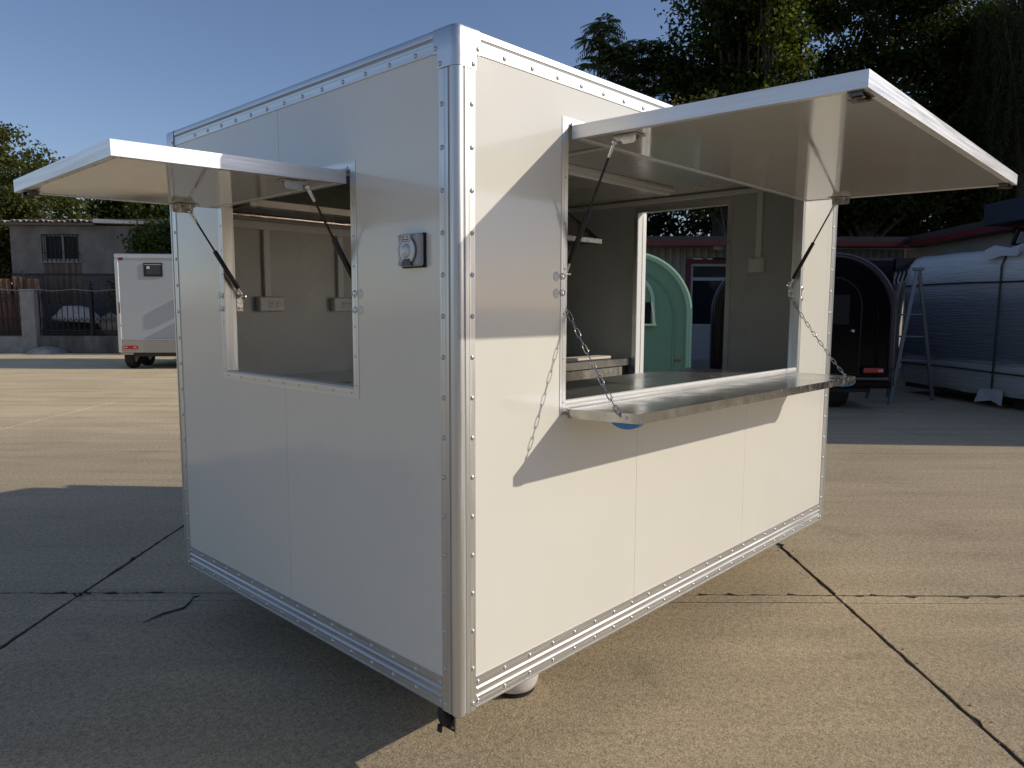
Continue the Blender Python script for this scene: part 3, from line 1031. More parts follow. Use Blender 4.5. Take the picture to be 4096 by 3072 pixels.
# interior fittings ---------------------------------------------------------------
MB().box(0.06, 2.46, 0.056, 0.618, Z0 + 0.895, Z0 + 0.930, 0.004).build('worktop', mat('worktop_stainless', (0.70, 0.70, 0.67), 0.2, metal=0.85, var=0.1, vscale=3, rvar=0.08, bump=0.04, bscale=4.0), T)
cb = MB()
for x in (0.08, 0.85, 1.65, 2.43):
    for y in (0.08, 0.59):
        cb.box(x - 0.018, x + 0.018, y - 0.018, y + 0.018, Z0 + 0.046, Z0 + 0.895)
cb.box(0.08, 2.43, 0.1, 0.6, Z0 + 0.25, Z0 + 0.27)
cb.build('worktop_leg', steel_dull, T)
sk_ = MB().box(0.10, 2.995, 1.402, 1.976, Z0 + 0.868, Z0 + 0.921, 0.003)
sink = sk_.build('sink_counter', counter_m, T)
fp = MB()
for x0, x1 in ((0.37, 1.15), (1.2, 2.04), (2.10, 2.90)):
    fp.box(x0, x1, 1.41, 1.425, Z0 + 0.10, Z0 + 0.862)
fp.build('front_panel', steel_dull, sink)
fl = MB()
for x in (0.36, 1.175, 2.07, 2.985):
    fl.box(x - 0.008, x + 0.008, 1.404, 1.44, Z0 + 0.046, Z0 + 0.868)
    fl.box(x - 0.014, x + 0.014, 1.92, 1.95, Z0 + 0.046, Z0 + 0.868)
fl.build('counter_leg', steel_dull, sink)
bs = MB().cells([1.3, 1.34, 1.84, 1.9, 2.4, 2.44], [1.47, 1.51, 1.85, 1.89], lambda i, j: not (i in (1, 3) and j == 1), 0, 1, lambda u, v, n: (u, v, Z0 + 0.9213 + 0.004 * n))
bs.build('sink_rim', steel, sink)
MB().box(2.02, 2.80, 1.435, 1.56, Z0 + 0.9255, Z0 + 0.944, 0.004).build('tray_lid', pinkish, sink)
# range hood: sloped canopy with a front lip
hd = MB()
prof = [(1.40, Z0 + 1.745), (1.44, Z0 + 1.75), (1.80, Z0 + 2.035), (1.976, Z0 + 2.035), (1.976, Z0 + 1.73), (1.955, Z0 + 1.73), (1.955, Z0 + 1.98), (1.80, Z0 + 2.0), (1.445, Z0 + 1.738), (1.40, Z0 + 1.738)]
hd.prism(prof, lambda y, z, t: (t, y, z), 0.085, 2.608)
hood = hd.build('range_hood', steel_dull, T)
for x0 in (0.085, 2.600):
    MB().prism([(1.402, Z0 + 1.716), (1.402, Z0 + 1.745), (1.80, Z0 + 2.034), (1.975, Z0 + 2.034), (1.975, Z0 + 1.716)], lambda y, z, t: (t, y, z), x0 - 0.001, x0 + 0.009).build('hood_cheek', mat('hood_cheek_steel', (0.30, 0.29, 0.27), 0.45, metal=0.9, var=0.2), hood)
MB().box(0.082, 2.611, 1.392, 1.4015, Z0 + 1.714, Z0 + 1.747, 0.002).build('hood_lip', steel_dull, hood)
MB().box(0.09, 2.60, 1.402, 1.43, Z0 + 1.714, Z0 + 1.718).build('hood_lip', steel_dull, hood)
bf = MB()
for k in range(5):
    x0 = 0.11 + 0.5 * k
    for j in range(14):
        y = 1.47 + 0.031 * j
        z = 1.765 + 0.014 * j
        bf.box(x0 + 0.01, x0 + 0.48, y, y + 0.02, Z0 + z, Z0 + z + 0.006)
bf.build('baffle_filter', mat('hood_baffle', (0.22, 0.20, 0.18), 0.4, metal=0.9, var=0.3), hood)
MB().box(0.09, 2.60, 1.90, 1.955, Z0 + 1.722, Z0 + 1.735).tube([(0.10, 1.905, Z0 + 1.742), (2.59, 1.905, Z0 + 1.742)], 0.008, 8).build('grease_tray', mat('grease_tray_steel', (0.5, 0.42, 0.36), 0.3, metal=1.0), hood)
copies('hood_screw', rivet_me, [frame_at((0.2 + 0.18 * k, 1.912, Z0 + 1.7215), (0, -0.5, -1)) for k in range(5)], hood)
# cable trunking, sockets, switch, coving
MB().box(0.06, LT - 0.06, 1.957, 1.9795, Z0 + 1.680, Z0 + 1.722, 0.003).build('cable_trunking', pvc, T)
for xa in (0.444, 0.892):
    MB().box(xa, xa + 0.036, 1.958, 1.9795, Z0 + 1.3365, Z0 + 1.680, 0.002).build('cable_trunking', pvc, T)
    bo = MB().box(xa - 0.044, xa + 0.098, 1.935, 1.9795, Z0 + 1.2595, Z0 + 1.336, 0.005).build('socket_box', pvc, T)
    MB().box(xa + 0.002, xa + 0.072, 1.9325, 1.9352, Z0 + 1.276, Z0 + 1.318, 0.001).build('socket_plate', mat('socket_face', (0.70, 0.70, 0.67), 0.4), bo)
    sl_ = MB()
    for cx in (xa + 0.018, xa + 0.054):
        for dz in (0.010,):
            for dx in (-0.006, 0.006):
                sl_.box(cx + dx - 0.001, cx + dx + 0.001, 1.9318, 1.9326, Z0 + 1.297, Z0 + 1.307)
        sl_.tube([(cx, 1.9318, Z0 + 1.287), (cx, 1.9327, Z0 + 1.287)], 0.0025, 8)
        for dx in (-0.006, 0.006):
            sl_.box(cx + dx - 0.001, cx + dx + 0.001, 1.9318, 1.9326, Z0 + 1.279, Z0 + 1.284) if dx < 0 else None
    sl_.build('socket_slot', dark_hole, bo)
    copies('screw', small_rivet, [frame_at((xx, 1.9352, Z0 + 1.298), (0, -1, 0)) for xx in (xa - 0.034, xa + 0.088)], bo)
xi = LT - 0.054
MB().box(xi - 0.022, xi, 0.436, 0.472, Z0 + 1.600, Z0 + 2.006, 0.002).build('cable_trunking', pvc, T)
sw = MB().box(xi - 0.038, xi, 0.408, 0.508, Z0 + 1.508, Z0 + 1.600, 0.004).build('switch_box', pvc, T)
MB().box(xi - 0.044, xi - 0.0385, 0.418, 0.498, Z0 + 1.518, Z0 + 1.592, 0.003).build('switch_plate', mat('switch_face', (0.68, 0.68, 0.64), 0.4), sw)
MB().box(xi - 0.048, xi - 0.0445, 0.436, 0.480, Z0 + 1.530, Z0 + 1.580, 0.002).build('switch_rocker', pvc, sw)
MB().box(xi - 0.022, xi, 0.06, 1.975, Z0 + 2.006, Z0 + 2.036, 0.003).build('ceiling_coving', pvc, T)
MB().box(0.055, xi - 0.023, 1.957, 1.979, Z0 + 2.006, Z0 + 2.036, 0.003).build('ceiling_coving', pvc, T)
MB().box(1.41, 1.445, 0.06, 1.955, Z0 + 2.036, Z0 + 2.0455, 0.002).build('ceiling_strip', pvc, T)
lt_ = MB().box(1.30, 2.70, 0.895, 0.985, Z0 + 2.020, Z0 + 2.0455, 0.004).build('ceiling_light', pvc, T)
MB().tube([(1.31, 0.94, Z0 + 2.016), (2.69, 0.94, Z0 + 2.016)], 0.018, 10).build('light_tube', mat('unlit_tube', (0.74, 0.73, 0.70), 0.3), lt_, smooth=40)

# running gear, socket and supports underneath ------------------------------------
ch = MB()
for y in (0.55, WT - 0.55):
    ch.box(0.1, LT - 0.1, y - 0.025, y + 0.025, Z0 - 0.06, Z0 + 0.006)
for x in (0.3, 1.0, 1.9, 2.7):
    ch.box(x - 0.02, x + 0.02, 0.55, WT - 0.55, Z0 - 0.05, Z0 + 0.004)
ch.box(1.62, 1.68, 0.52, WT - 0.52, Z0 - 0.03, Z0 + 0.03)
ch.build('chassis', black_p, T)
for y in (0.80, WT - 0.80):
    wr = MB().lathe([(0.12, -0.075), (0.195, -0.08), (0.218, -0.06), (0.222, 0), (0.218, 0.06), (0.195, 0.08), (0.12, 0.075)], (1.65, y, 0.222), (0, 1, 0), 28)
    wo_ = wr.build('wheel', rubber, T, smooth=35)
    MB().lathe([(0.12, -0.07), (0.10, -0.05), (0.03, -0.055), (0, -0.06), (0, 0.06), (0.03, 0.055), (0.10, 0.05), (0.12, 0.07)], (1.65, y, 0.222), (0, 1, 0), 20).build('rim', alu, wo_, smooth=35)
pk = MB().box(0.030, 0.034, 0.048, 0.100, Z0 - 0.085, Z0 + 0.004).build('trailer_socket', black_p, T)
MB().lathe([(0.0, -0.03), (0.030, -0.03), (0.033, -0.010), (0.033, 0), (0.030, 0.004), (0, 0.007)], (0.022, 0.104, Z0 - 0.046), (-0.95, 0.30, 0.03), 18).build('socket_flap', rubber, pk, smooth=35)
MB().obox((0.0145, 0.1065, Z0 - 0.074), (0.0135, 0.108, Z0 - 0.098), 0.018, 0.006, (1, 0, 0)).build('flap_tab', rubber, pk)
MB().box(0.0285, 0.0299, 0.044, 0.050, Z0 - 0.085, Z0 + 0.002).build('bracket_edge', zinc, pk)
copies('screw', small_rivet, [frame_at((0.0298, 0.062, Z0 - 0.072), (-1, 0, 0))], pk)
for (x, y) in ((0.35, 1.2), (2.7, 0.75), (2.7, 1.3)):
    MB().tube([(x, y, Z0 + 0.004), (x, y, 0.012)], 0.022, 8).lathe([(0, 0), (0.06, 0), (0.06, 0.012), (0, 0.014)], (x, y, 0), (0, 0, 1), 12).build('jack_leg', zinc, T, smooth=40)

# white rounded can standing under the front corner
tk = thing('water_can', 'white rounded plastic can standing on the concrete under the near trailer corner', 'can', (0.575, 0.30, 0))
MB().lathe([(0, 0.014), (0.075, 0.014), (0.088, 0.022), (0.098, 0.045), (0.106, 0.085), (0.106, 0.115), (0.100, 0.150), (0.085, 0.175), (0.05, 0.188), (0.03, 0.190), (0.03, 0.205), (0, 0.205)], n=28).build('body', tank_m, tk, smooth=50)
MB().lathe([(0, 0), (0.080, 0.0), (0.086, 0.006), (0.086, 0.014), (0, 0.014)], n=24).build('contact_shadow_ring', rubber, tk, smooth=40)  # black ring stands in for the contact shadow under the can

# =================================================================== background
cream = mat('cream_sheet', (0.25, 0.245, 0.225), 0.55, var=0.18, vscale=1.2)
redp = mat('dark_red_paint', (0.13, 0.012, 0.016), 0.45, var=0.25, vscale=5)
darkfascia = mat('dark_fascia', (0.045, 0.04, 0.042), 0.6, var=0.3, vscale=4)
soffit_m = mat('soffit_board', (0.16, 0.145, 0.13), 0.7, var=0.25)
roof_m = mat('grey_roof_sheet', (0.10, 0.10, 0.105), 0.6, var=0.3, vscale=2)
glass_h = mat('dull_house_glass', (0.012, 0.014, 0.016), 0.35, spec=0.2)
glass_d = mat('dark_window_glass', (0.012, 0.018, 0.022), 0.05, spec=0.7)
frame_w = mat('white_door_frame', (0.42, 0.43, 0.43), 0.45, var=0.12)
navy = mat('navy_fascia', (0.006, 0.013, 0.032), 0.6, var=0.3, vscale=3)
plaster = mat('grey_cement_render', (0.26, 0.24, 0.215), 0.9, col2=(0.135, 0.125, 0.113), vscale=1.1, bump=0.25, bscale=30)
plaster_lt = mat('pale_cement', (0.34, 0.33, 0.31), 0.9, col2=(0.20, 0.20, 0.195), vscale=2.4, bump=0.3, bscale=25)
iron = mat('black_iron', (0.012, 0.011, 0.010), 0.65, var=0.4, vscale=20)
rust = mat('rust_brown_sheet', (0.20, 0.105, 0.062), 0.75, col2=(0.12, 0.06, 0.038), vscale=4, stretch=(3, 3, 0.4), bump=0.2, bscale=25)
tile_m = mat('pale_roof_tile', (0.56, 0.50, 0.44), 0.85, col2=(0.26, 0.21, 0.17), vscale=6, bump=0.3, bscale=30)  # tile colour lightened to stand in for sun on the roof edge
sack_m = mat('white_woven_sack', (0.50, 0.52, 0.56), 0.75, var=0.2, vscale=5, bump=0.5, bscale=7)
sack_b = mat('beige_sack', (0.30, 0.27, 0.22), 0.85, var=0.3, vscale=6, bump=0.5, bscale=9)
lens_red = mat('red_lamp_lens', (0.42, 0.008, 0.012), 0.15, coat=0.5)
red_refl = mat('dark_red_reflector', (0.16, 0.01, 0.015), 0.2)
clear_lens = mat('clear_lamp_lens', (0.5, 0.42, 0.42), 0.15)
tyre_m = mat('tyre_rubber', (0.018, 0.018, 0.018), 0.8, var=0.3, vscale=15)


def bt_(name, label, cat, l, d, rz=0.0, group=None):
    """a thing standing in the yard frame: local x across, y away, z up"""
    return thing(name, label, cat, yard(l, d), YROT + rz, group)


def wheel(root, x, y, r=0.31, w=0.19):
    a = MB().lathe([(r * .6, -w / 2 + .01), (r * .93, -w / 2), (r, -w * .3), (r, w * .3), (r * .93, w / 2), (r * .6, w / 2 - .01)], (x, y, r), (1, 0, 0), 26).build('wheel', tyre_m, root, smooth=35)
    MB().lathe([(r * .6, -w * .42), (r * .5, -w * .3), (0, -w * .25), (0, w * .25), (r * .5, w * .3), (r * .6, w * .42)], (x, y, r), (1, 0, 0), 18).build('rim', steel_dull, a, smooth=35)
    return a


# ------------------------------------------------------------------ grey box trailer at the left
gt = bt_('cargo_trailer', 'grey panelled box trailer with black vent and red tail light parked beyond at left', 'trailer', -9.39, 17.5, math.radians(5.0))
grey_pan = mat('grey_gelcoat', (0.44, 0.465, 0.465), 0.35, var=0.04, vscale=2)
TW, TL_, TB, TT = 2.25, 3.1, 0.40, 2.74
MB().box(0.02, TW - 0.02, 0.012, TL_ - 0.01, TB + 0.02, TT - 0.02).build('body', grey_pan, gt)
for x in (0, TW - 0.085):
    MB().box(x, x + 0.085, -0.004, 0.08, TB, TT - 0.11, 0.012).build('corner_post', alu_z, gt)
MB().box(0, TW, -0.006, 0.08, TT - 0.11, TT, 0.015).build('top_rail', alu_x, gt)
MB().box(-0.003, 0.08, 0.085, TL_, TT - 0.1, TT - 0.002, 0.01).build('top_rail', alu_x, gt)
for z in ((TB, TB + 0.30),):
    MB().box(0.086, TW - 0.086, -0.003, 0.04, z[0], z[1], 0.004).build('diamond_plate', mat('diamond_plate', (0.52, 0.47, 0.42), 0.42, metal=0.7, var=0.25, vscale=25, bump=0.6, bscale=45), gt)
MB().box(0.086, TW - 0.086, -0.006, 0.03, TB + 0.302, TB + 0.325, 0.004).build('trim_bar', alu_x, gt)
tl = MB().box(0.125, 0.455, -0.020, -0.0032, 0.485, 0.565, 0.008).build('tail_light', lens_red, gt)
for x in (0.175, 0.385):
    MB().box(x - 0.035, x + 0.035, -0.0215, -0.0203, 0.512, 0.540, 0.0005).build('light_segment', clear_lens, tl)
vt = MB().cells([0.66, 0.715, 1.035, 1.09], [2.205, 2.26, 2.46, 2.525], lambda i, j: not (i == 1 and j == 1), -0.010, 0.0115, lambda u, v, n: (u, n, v)).build('vent', mat('black_vent_plastic', (0.012, 0.012, 0.013), 0.35), gt)
MB().box(0.716, 1.034, -0.008, 0.010, 2.261, 2.459).build('vent_flap', glass_d, vt)
MB().box(0.69, 1.06, -0.014, -0.0105, 2.475, 2.495).build('vent_bead', grey_pl, vt)
MB().box(0.735, 0.80, -0.012, -0.0085, 2.385, 2.445).build('sticker', pvc, vt)
ml = MB().lathe([(0.075, 0), (0.072, 0.012), (0.05, 0.02), (0, 0.022)], (0.155, 0.010, 2.615), (0, -1, 0), 20)
ml.v = [(0.155 + (v[0] - 0.155) * 1.0, v[1], 2.615 + (v[2] - 2.615) * 0.38) for v in ml.v]
ml.build('marker_light', red_refl, gt, smooth=50)
MB().box(0.205, 0.235, -0.014, 0.0, 2.60, 2.633, 0.005).build('marker_light', chrome, gt)
MB().box(0.055, 0.085, -0.022, -0.005, 1.33, 1.60, 0.006).build('reflector', red_refl, gt)
MB().lathe([(0.03, 0), (0.03, 0.012), (0.018, 0.03), (0, 0.032)], (0.085, -0.004, 1.06), (0, -1, 0), 12).build('door_bolt', chrome, gt, smooth=40)
MB().box(0.03, 0.33, 0.02, 0.08, 0.345, 0.399, 0.01).build('mudguard', steel_dull, gt)
MB().box(0.3, TW - 0.3, 0.1, TL_ - 0.1, 0.30, 0.40).build('chassis', black_p, gt)
MB().box(1.96, 2.14, -0.19, -0.007, 1.66, 2.02, 0.02).build('upper_shadow_box', grey_pl, gt)  # hidden box added to cast the upper shadow streak on this face
MB().box(1.72, 2.16, -0.17, -0.007, 0.73, 1.34, 0.02).build('lower_shadow_box', grey_pl, gt)  # hidden box added for the lower shadow streak
for yy in (0.42, 1.25):
    wheel(gt, 0.16, yy, 0.29, 0.20)
    wheel(gt, TW - 0.16, yy, 0.29, 0.20)

# ------------------------------------------------------------------ left: rendered house, iron fence, plinth, pillar
hs = bt_('rendered_house', 'low grey cement rendered house with barred window behind the iron fence', 'house', -17.2, 25.5)
hw = MB()
hw.cells([0.0, 1.14, 2.32, 6.2], [0.0, 3.05, 3.92, 4.22], lambda i, j: not (i == 1 and j == 1), 0.0, 0.24, lambda u, v, n: (u, n, v))
hw.box(0.0, 0.24, 0.241, 4.6, 0, 4.22).box(5.96, 6.2, 0.241, 4.6, 0, 4.22).box(0.241, 5.959, 4.36, 4.6, 0, 4.22)
hw.build('wall', plaster, hs)
MB().box(-0.02, 6.22, -0.05, -0.001, 2.545, 2.60).build('ledge', mat('dark_ledge', (0.05, 0.047, 0.043), 0.9), hs)
MB().box(0.3, 6.2, -0.03, -0.001, 0.0, 2.544).build('lower_wall', mat('damp_render', (0.13, 0.12, 0.11), 0.9, col2=(0.075, 0.07, 0.065), vscale=1.8, bump=0.25, bscale=30), hs)
# rust run below the window sill
stain = mat('rust_stained_render', (0.20, 0.155, 0.115), 0.9, col2=(0.06, 0.036, 0.024), vscale=3.4, stretch=(2.6, 1, 0.10))
MB().box(1.10, 2.40, -0.004, -0.0008, 2.6, 3.0).build('stained_render', stain, hs)
MB().box(1.06, 2.44, -0.034, -0.0305, 1.55, 2.53).build('stained_render', stain, hs)
wf = MB().cells([1.14, 1.19, 1.73, 1.80, 2.27, 2.32], [3.05, 3.10, 3.87, 3.92], lambda i, j: not (i in (1, 3) and j == 1), 0.05, 0.12, lambda u, v, n: (u, n, v)).build('window', mat('dull_window_frame', (0.24, 0.24, 0.24), 0.5), hs)
MB().box(1.191, 1.729, 0.09, 0.10, 3.101, 3.869).build('pane', glass_h, wf)
MB().box(1.801, 2.269, 0.09, 0.10, 3.101, 3.869).build('pane', glass_h, wf)
MB().box(1.12, 2.34, 0.13, 0.24, 3.03, 3.94).build('dark_room', dark_hole, wf)
gb = MB()
for k in range(9):
    x = 1.12 + 1.22 * k / 8
    gb.box(x - 0.011, x + 0.011, -0.075, -0.053, 2.98, 3.93)
for z in (3.0, 3.3, 3.91):
    gb.box(1.08, 2.38, -0.052, -0.028, z - 0.012, z + 0.012)
gb.build('window_grille', iron, hs)
MB().box(1.05, 2.42, -0.06, 0.04, 2.965, 3.03).build('sill', plaster_lt, hs)
# roof: tiled verge on the left half, bright cement edge on the right
rf = MB().box(-0.15, 3.0, -0.22, 4.8, 4.225, 4.30).build('roof', soffit_m, hs)
MB().prism([(3.0, 4.44), (3.0, 4.30), (6.2, 4.225), (6.2, 4.265)], lambda u, v, t: (u, t, v), -0.24, 4.8).build('cement_roof_edge', mat('pale_roof_edge', (0.62, 0.60, 0.56), 0.7, var=0.2), hs)
rt = random.Random(3)
for k in range(17):
    x = -0.14 + 0.185 * k
    t = MB()
    w, h = 0.17 + rt.uniform(-.01, .01), rt.uniform(0.055, 0.09)
    arc = [(x + w / 2 - math.cos(a) * w / 2, math.sin(a) * h) for a in [PI * q / 6 for q in range(7)]]
    ii = [(x + w / 2 - math.cos(a) * (w / 2 - .015), math.sin(a) * (h - .016)) for a in [PI * q / 6 for q in range(6, -1, -1)]]
    dz = rt.uniform(-0.01, 0.03)
    t.prism(arc + ii, lambda u, v, s: (u, s, 4.302 + dz + v + 0.04 * (s + .3)), -0.30 + rt.uniform(-.06, .05), 0.5)
    t.build('tile', tile_m, rf)
MB().box(0.1, 6.0, 0.6, 4.7, 4.31, 4.52).build('roof_slope', mat('old_tile_slope', (0.18, 0.14, 0.11), 0.9, var=0.4, vscale=4, bump=0.5, bscale=15), rf)

pw = bt_('plinth_wall', 'low stained cement wall under the iron fence beside the lit concrete', 'wall', -16.2, 23.3)
MB().box(-6, 8.6, 0.02, 0.30, 0, 0.55, 0.02).build('wall', mat('stained_plinth', (0.20, 0.185, 0.165), 0.9, col2=(0.085, 0.078, 0.07), vscale=2.2, stretch=(1.4, 1, 0.35), bump=0.3, bscale=22), pw)
MB().box(-6, 0.70, -0.02, 0.019, 0, 0.53, 0.01).build('render_patch', plaster_lt, pw)
hp_ = MB()
hp_.lathe([(0.62, 0), (0.55, 0.08), (0.38, 0.17), (0.15, 0.22), (0, 0.23)], (1.45, -0.02, 0), (0, 0, 1), 18)
hp_.build('cement_heap', plaster_lt, pw, smooth=60)
pl_ = bt_('cement_pillar', 'square grey cement gate pillar with pale streaks between two fence panels', 'pillar', -15.3, 23.3)
MB().box(-0.225, 0.225, -0.05, 0.34, 0.0, 1.97, 0.02).build('shaft', plaster_lt, pl_)
MB().box(-0.235, 0.235, -0.06, 0.35, 1.971, 2.01, 0.01).build('cap', plaster_lt, pl_)
MB().tube([(-0.16, 0.1, 2.011), (-0.165, 0.1, 2.62)], 0.028, 8).build('steel_pipe', iron, pl_)


def iron_fence(l, d, x0, x1, label, step=0.168, zb=0.55):
    f = bt_('iron_fence', label, 'fence', l, d, 0, 'black wrought iron fence panels on the low wall')
    rails = (zb + 0.06, zb + 0.17, zb + 0.50, zb + 1.16, zb + 1.30)
    for z in rails:
        MB().box(x0, x1, -0.014, 0.014, z - 0.013, z + 0.013).build('rail', iron, f)
    n = int((x1 - x0) / step)
    sc = MB()
    for k in range(n + 1):
        x = x0 + (x1 - x0) * k / n
        b = MB()
        top = zb + (1.58 if k % 3 == 1 else 1.44)
        b.box(x - 0.0105, x + 0.0105, -0.0105, 0.0105, zb + 0.04, zb + 1.02 if k % 1 else top - 0.1)
        b.lathe([(0.006, -0.1), (0.020, -0.075), (0.014, -0.04), (0, 0.04)], (x, 0, top), (0, 0, 1), 6)
        b.build('bar', iron, f)
        if k < n:
            w = (x1 - x0) / n
            cx = x + w / 2
            # pointed arch between bars, scrolls at foot and head
            sc.tube([(x, 0, zb + 1.00), (x + w * .12, 0, zb + 1.06), (cx, 0, zb + 1.10), (cx, 0, zb + 1.16)], 0.009, 5)
            sc.tube([(x + w, 0, zb + 1.00), (x + w * .88, 0, zb + 1.06), (cx, 0, zb + 1.10)], 0.009, 5)
            sc.tube([(x, 0, zb + 0.50), (x + w * .2, 0, zb + 0.44), (cx, 0, zb + 0.42), (x + w * .8, 0, zb + .44), (x + w, 0, zb + 0.50)], 0.008, 5)
            for zc, r in ((zb + 1.23, 0.042), (zb + 0.115, 0.042), (zb + 0.55, 0.03)):
                sc.tube([(cx + r * math.cos(a), 0, zc + r * math.sin(a)) for a in [2 * PI * q / 10 for q in range(10)]], 0.008, 5, closed=True)
    tag(sc.build('scrollwork', iron, f), kind='stuff')
    return f


iron_fence(-16.2, 23.45, 1.17, 2.76, 'black spear topped iron fence panel between cement pillar and thick post')
iron_fence(-16.2, 23.45, 2.90, 4.90, 'black iron fence panel half hidden by the grey trailer')
iron_fence(-16.2, 23.45, -1.75, 0.64, 'black iron fence panel left of the cement pillar before rusty sheets')
fp_ = bt_('fence_post', 'thick black iron post with cross finial between fence panels', 'post', -13.38, 23.45)
MB().box(-0.045, 0.045, -0.045, 0.045, 0.551, 2.05).build('shaft', iron, fp_)
MB().tube([(0, 0, 2.05), (0, 0, 2.30)], 0.018, 6).tube([(-0.09, 0, 2.17), (0.09, 0, 2.17)], 0.016, 6).lathe([(0.045, 0), (0.05, 0.03), (0.02, 0.06)], (0, 0, 2.05), (0, 0, 1), 8).build('finial', iron, fp_)
wr_ = bt_('slack_wire', 'thin slack wire strung along the fence top from the pillar', 'wire', -16.2, 23.3)
MB().tube([(-1.8 + 0.35 * k, -0.03, 2.01 + 0.03 * math.sin(k * 1.7) - (0.02 if k > 6 else 0)) for k in range(20)], 0.010, 5).build('wire', mat('grey_wire', (0.28, 0.28, 0.27), 0.5), wr_)
rsx = bt_('sheet_fence', 'rusty brown corrugated sheets leaning behind the fence at far left', 'fence', -17.9, 24.3)
for k in range(8):
    x = -0.9 + 0.42 * k
    lean = 0.06 * math.sin(k * 2.1)
    m_ = MB()
    P = [(x + lean + 0.0, 0.1), (x + 0.10 + lean, 0.05), (x + .20 + lean, 0.1), (x + .30 + lean, 0.05), (x + .405 + lean, 0.1)]
    h = 2.36 + 0.08 * math.sin(k * 1.3)
    n = len(P)
    vs = [(a, b, 0.0) for a, b in P] + [(a - 0.22, b, h) for a, b in P] + [(a, b + .02, 0.0) for a, b in P] + [(a - 0.22, b + .02, h) for a, b in P]
    fs = []
    for i in range(n - 1):
        fs += [(i, i + 1, n + i + 1, n + i), (2 * n + i, 3 * n + i, 3 * n + i + 1, 2 * n + i + 1), (n + i, n + i + 1, 3 * n + i + 1, 3 * n + i)]
    fs += [(0, n, 3 * n, 2 * n), (n - 1, 3 * n - 1, 4 * n - 1, 2 * n - 1)]
    m_.add(vs, fs)
    m_.build('sheet', rust, rsx)


def blob(pts, r, seed, sq=1.0):
    """soft sack-like lump: deformed sphere"""
    rr = random.Random(seed)
    mb = MB()
    nu, nv = 18, 10
    ph = [rr.uniform(0, 6) for _ in range(6)]
    vs, fs = [], []
    for j in range(nv + 1):
        for i in range(nu):
            a, b = 2 * PI * i / nu, -PI / 2 + PI * j / nv
            k = 1 + 0.10 * math.sin(3 * a + ph[0]) * math.cos(b) + 0.07 * math.sin(5 * a + 2 * b + ph[1]) + 0.05 * math.sin(4 * b + ph[2])
            x, y, z = math.cos(a) * math.cos(b), math.sin(a) * math.cos(b), math.sin(b)
            sgn = lambda q: math.copysign(abs(q) ** sq, q)
            vs.append((pts[0] + r[0] * k * sgn(x), pts[1] + r[1] * k * sgn(y), max(0.0, pts[2] + r[2] * k * sgn(z))))
    for j in range(nv):
        for i in range(nu):
            fs.append((j * nu + i, j * nu + (i + 1) % nu, (j + 1) * nu + (i + 1) % nu, (j + 1) * nu + i))
    return mb.add(vs, fs)


rb_ = bt_('rubble_heap', 'dark earth and rubble heap piled behind the iron fence', 'heap', -14.4, 24.4)
blob((0, 0, 0.0), (1.9, 0.5, 1.0), 4).build('heap', mat('dark_rubble', (0.06, 0.055, 0.048), 0.95, var=0.6, vscale=8, bump=0.9, bscale=12), rb_, smooth=30)
sk1 = bt_('white_sack', 'large white woven sack lying on the rubble behind the fence', 'sack', -14.25, 23.95)
pr = [(-0.70, 1.12), (-0.60, 1.02), (0.1, 0.98), (0.95, 0.92), (0.82, 1.02), (0.42, 1.42), (0.1, 1.50), (-0.28, 1.49), (-0.42, 1.36), (-0.5, 1.25)]
sk_mb = MB()
sk_mb.prism(pr, lambda u, v, t: (u, t, v), -0.12, 0.3)
s_o = sk_mb.build('sack', sack_m, sk1)
bv = s_o.modifiers.new('bevel', 'BEVEL'); bv.width = 0.07; bv.segments = 3
sk2 = bt_('beige_sack', 'crumpled beige sack against the fence right of the thick post', 'sack', -13.0, 23.75)
blob((0.05, 0, 0.9), (0.34, 0.14, 0.36), 9).build('sack', sack_b, sk2, smooth=60)
tbx = bt_('foil_tube', 'shiny pale pipe end sticking out of the rubble beside the trailer', 'pipe', -12.55, 23.85)
MB().obox((-0.25, 0, 1.0), (0.12, 0, 1.33), 0.05, 0.11).build('pipe', steel_dull, tbx)

# ------------------------------------------------------------------ rounded food trailers
mint_m = mat('mint_gelcoat', (0.165, 0.325, 0.205), 0.25, var=0.05)
mint_rim = mat('mint_rim', (0.42, 0.62, 0.44), 0.22)
blk_m = mat('black_gelcoat', (0.004, 0.0035, 0.005), 0.12, spec=0.12)
blk_rim = mat('plum_black_rim', (0.06, 0.05, 0.065), 0.16, spec=0.6)


def arch(cx, R, zs, zb, n=28):
    return [(cx - R, zb)] + [(cx - R * math.cos(PI * k / n), zs + R * math.sin(PI * k / n) * 0.97) for k in range(n + 1)] + [(cx + R, zb)]


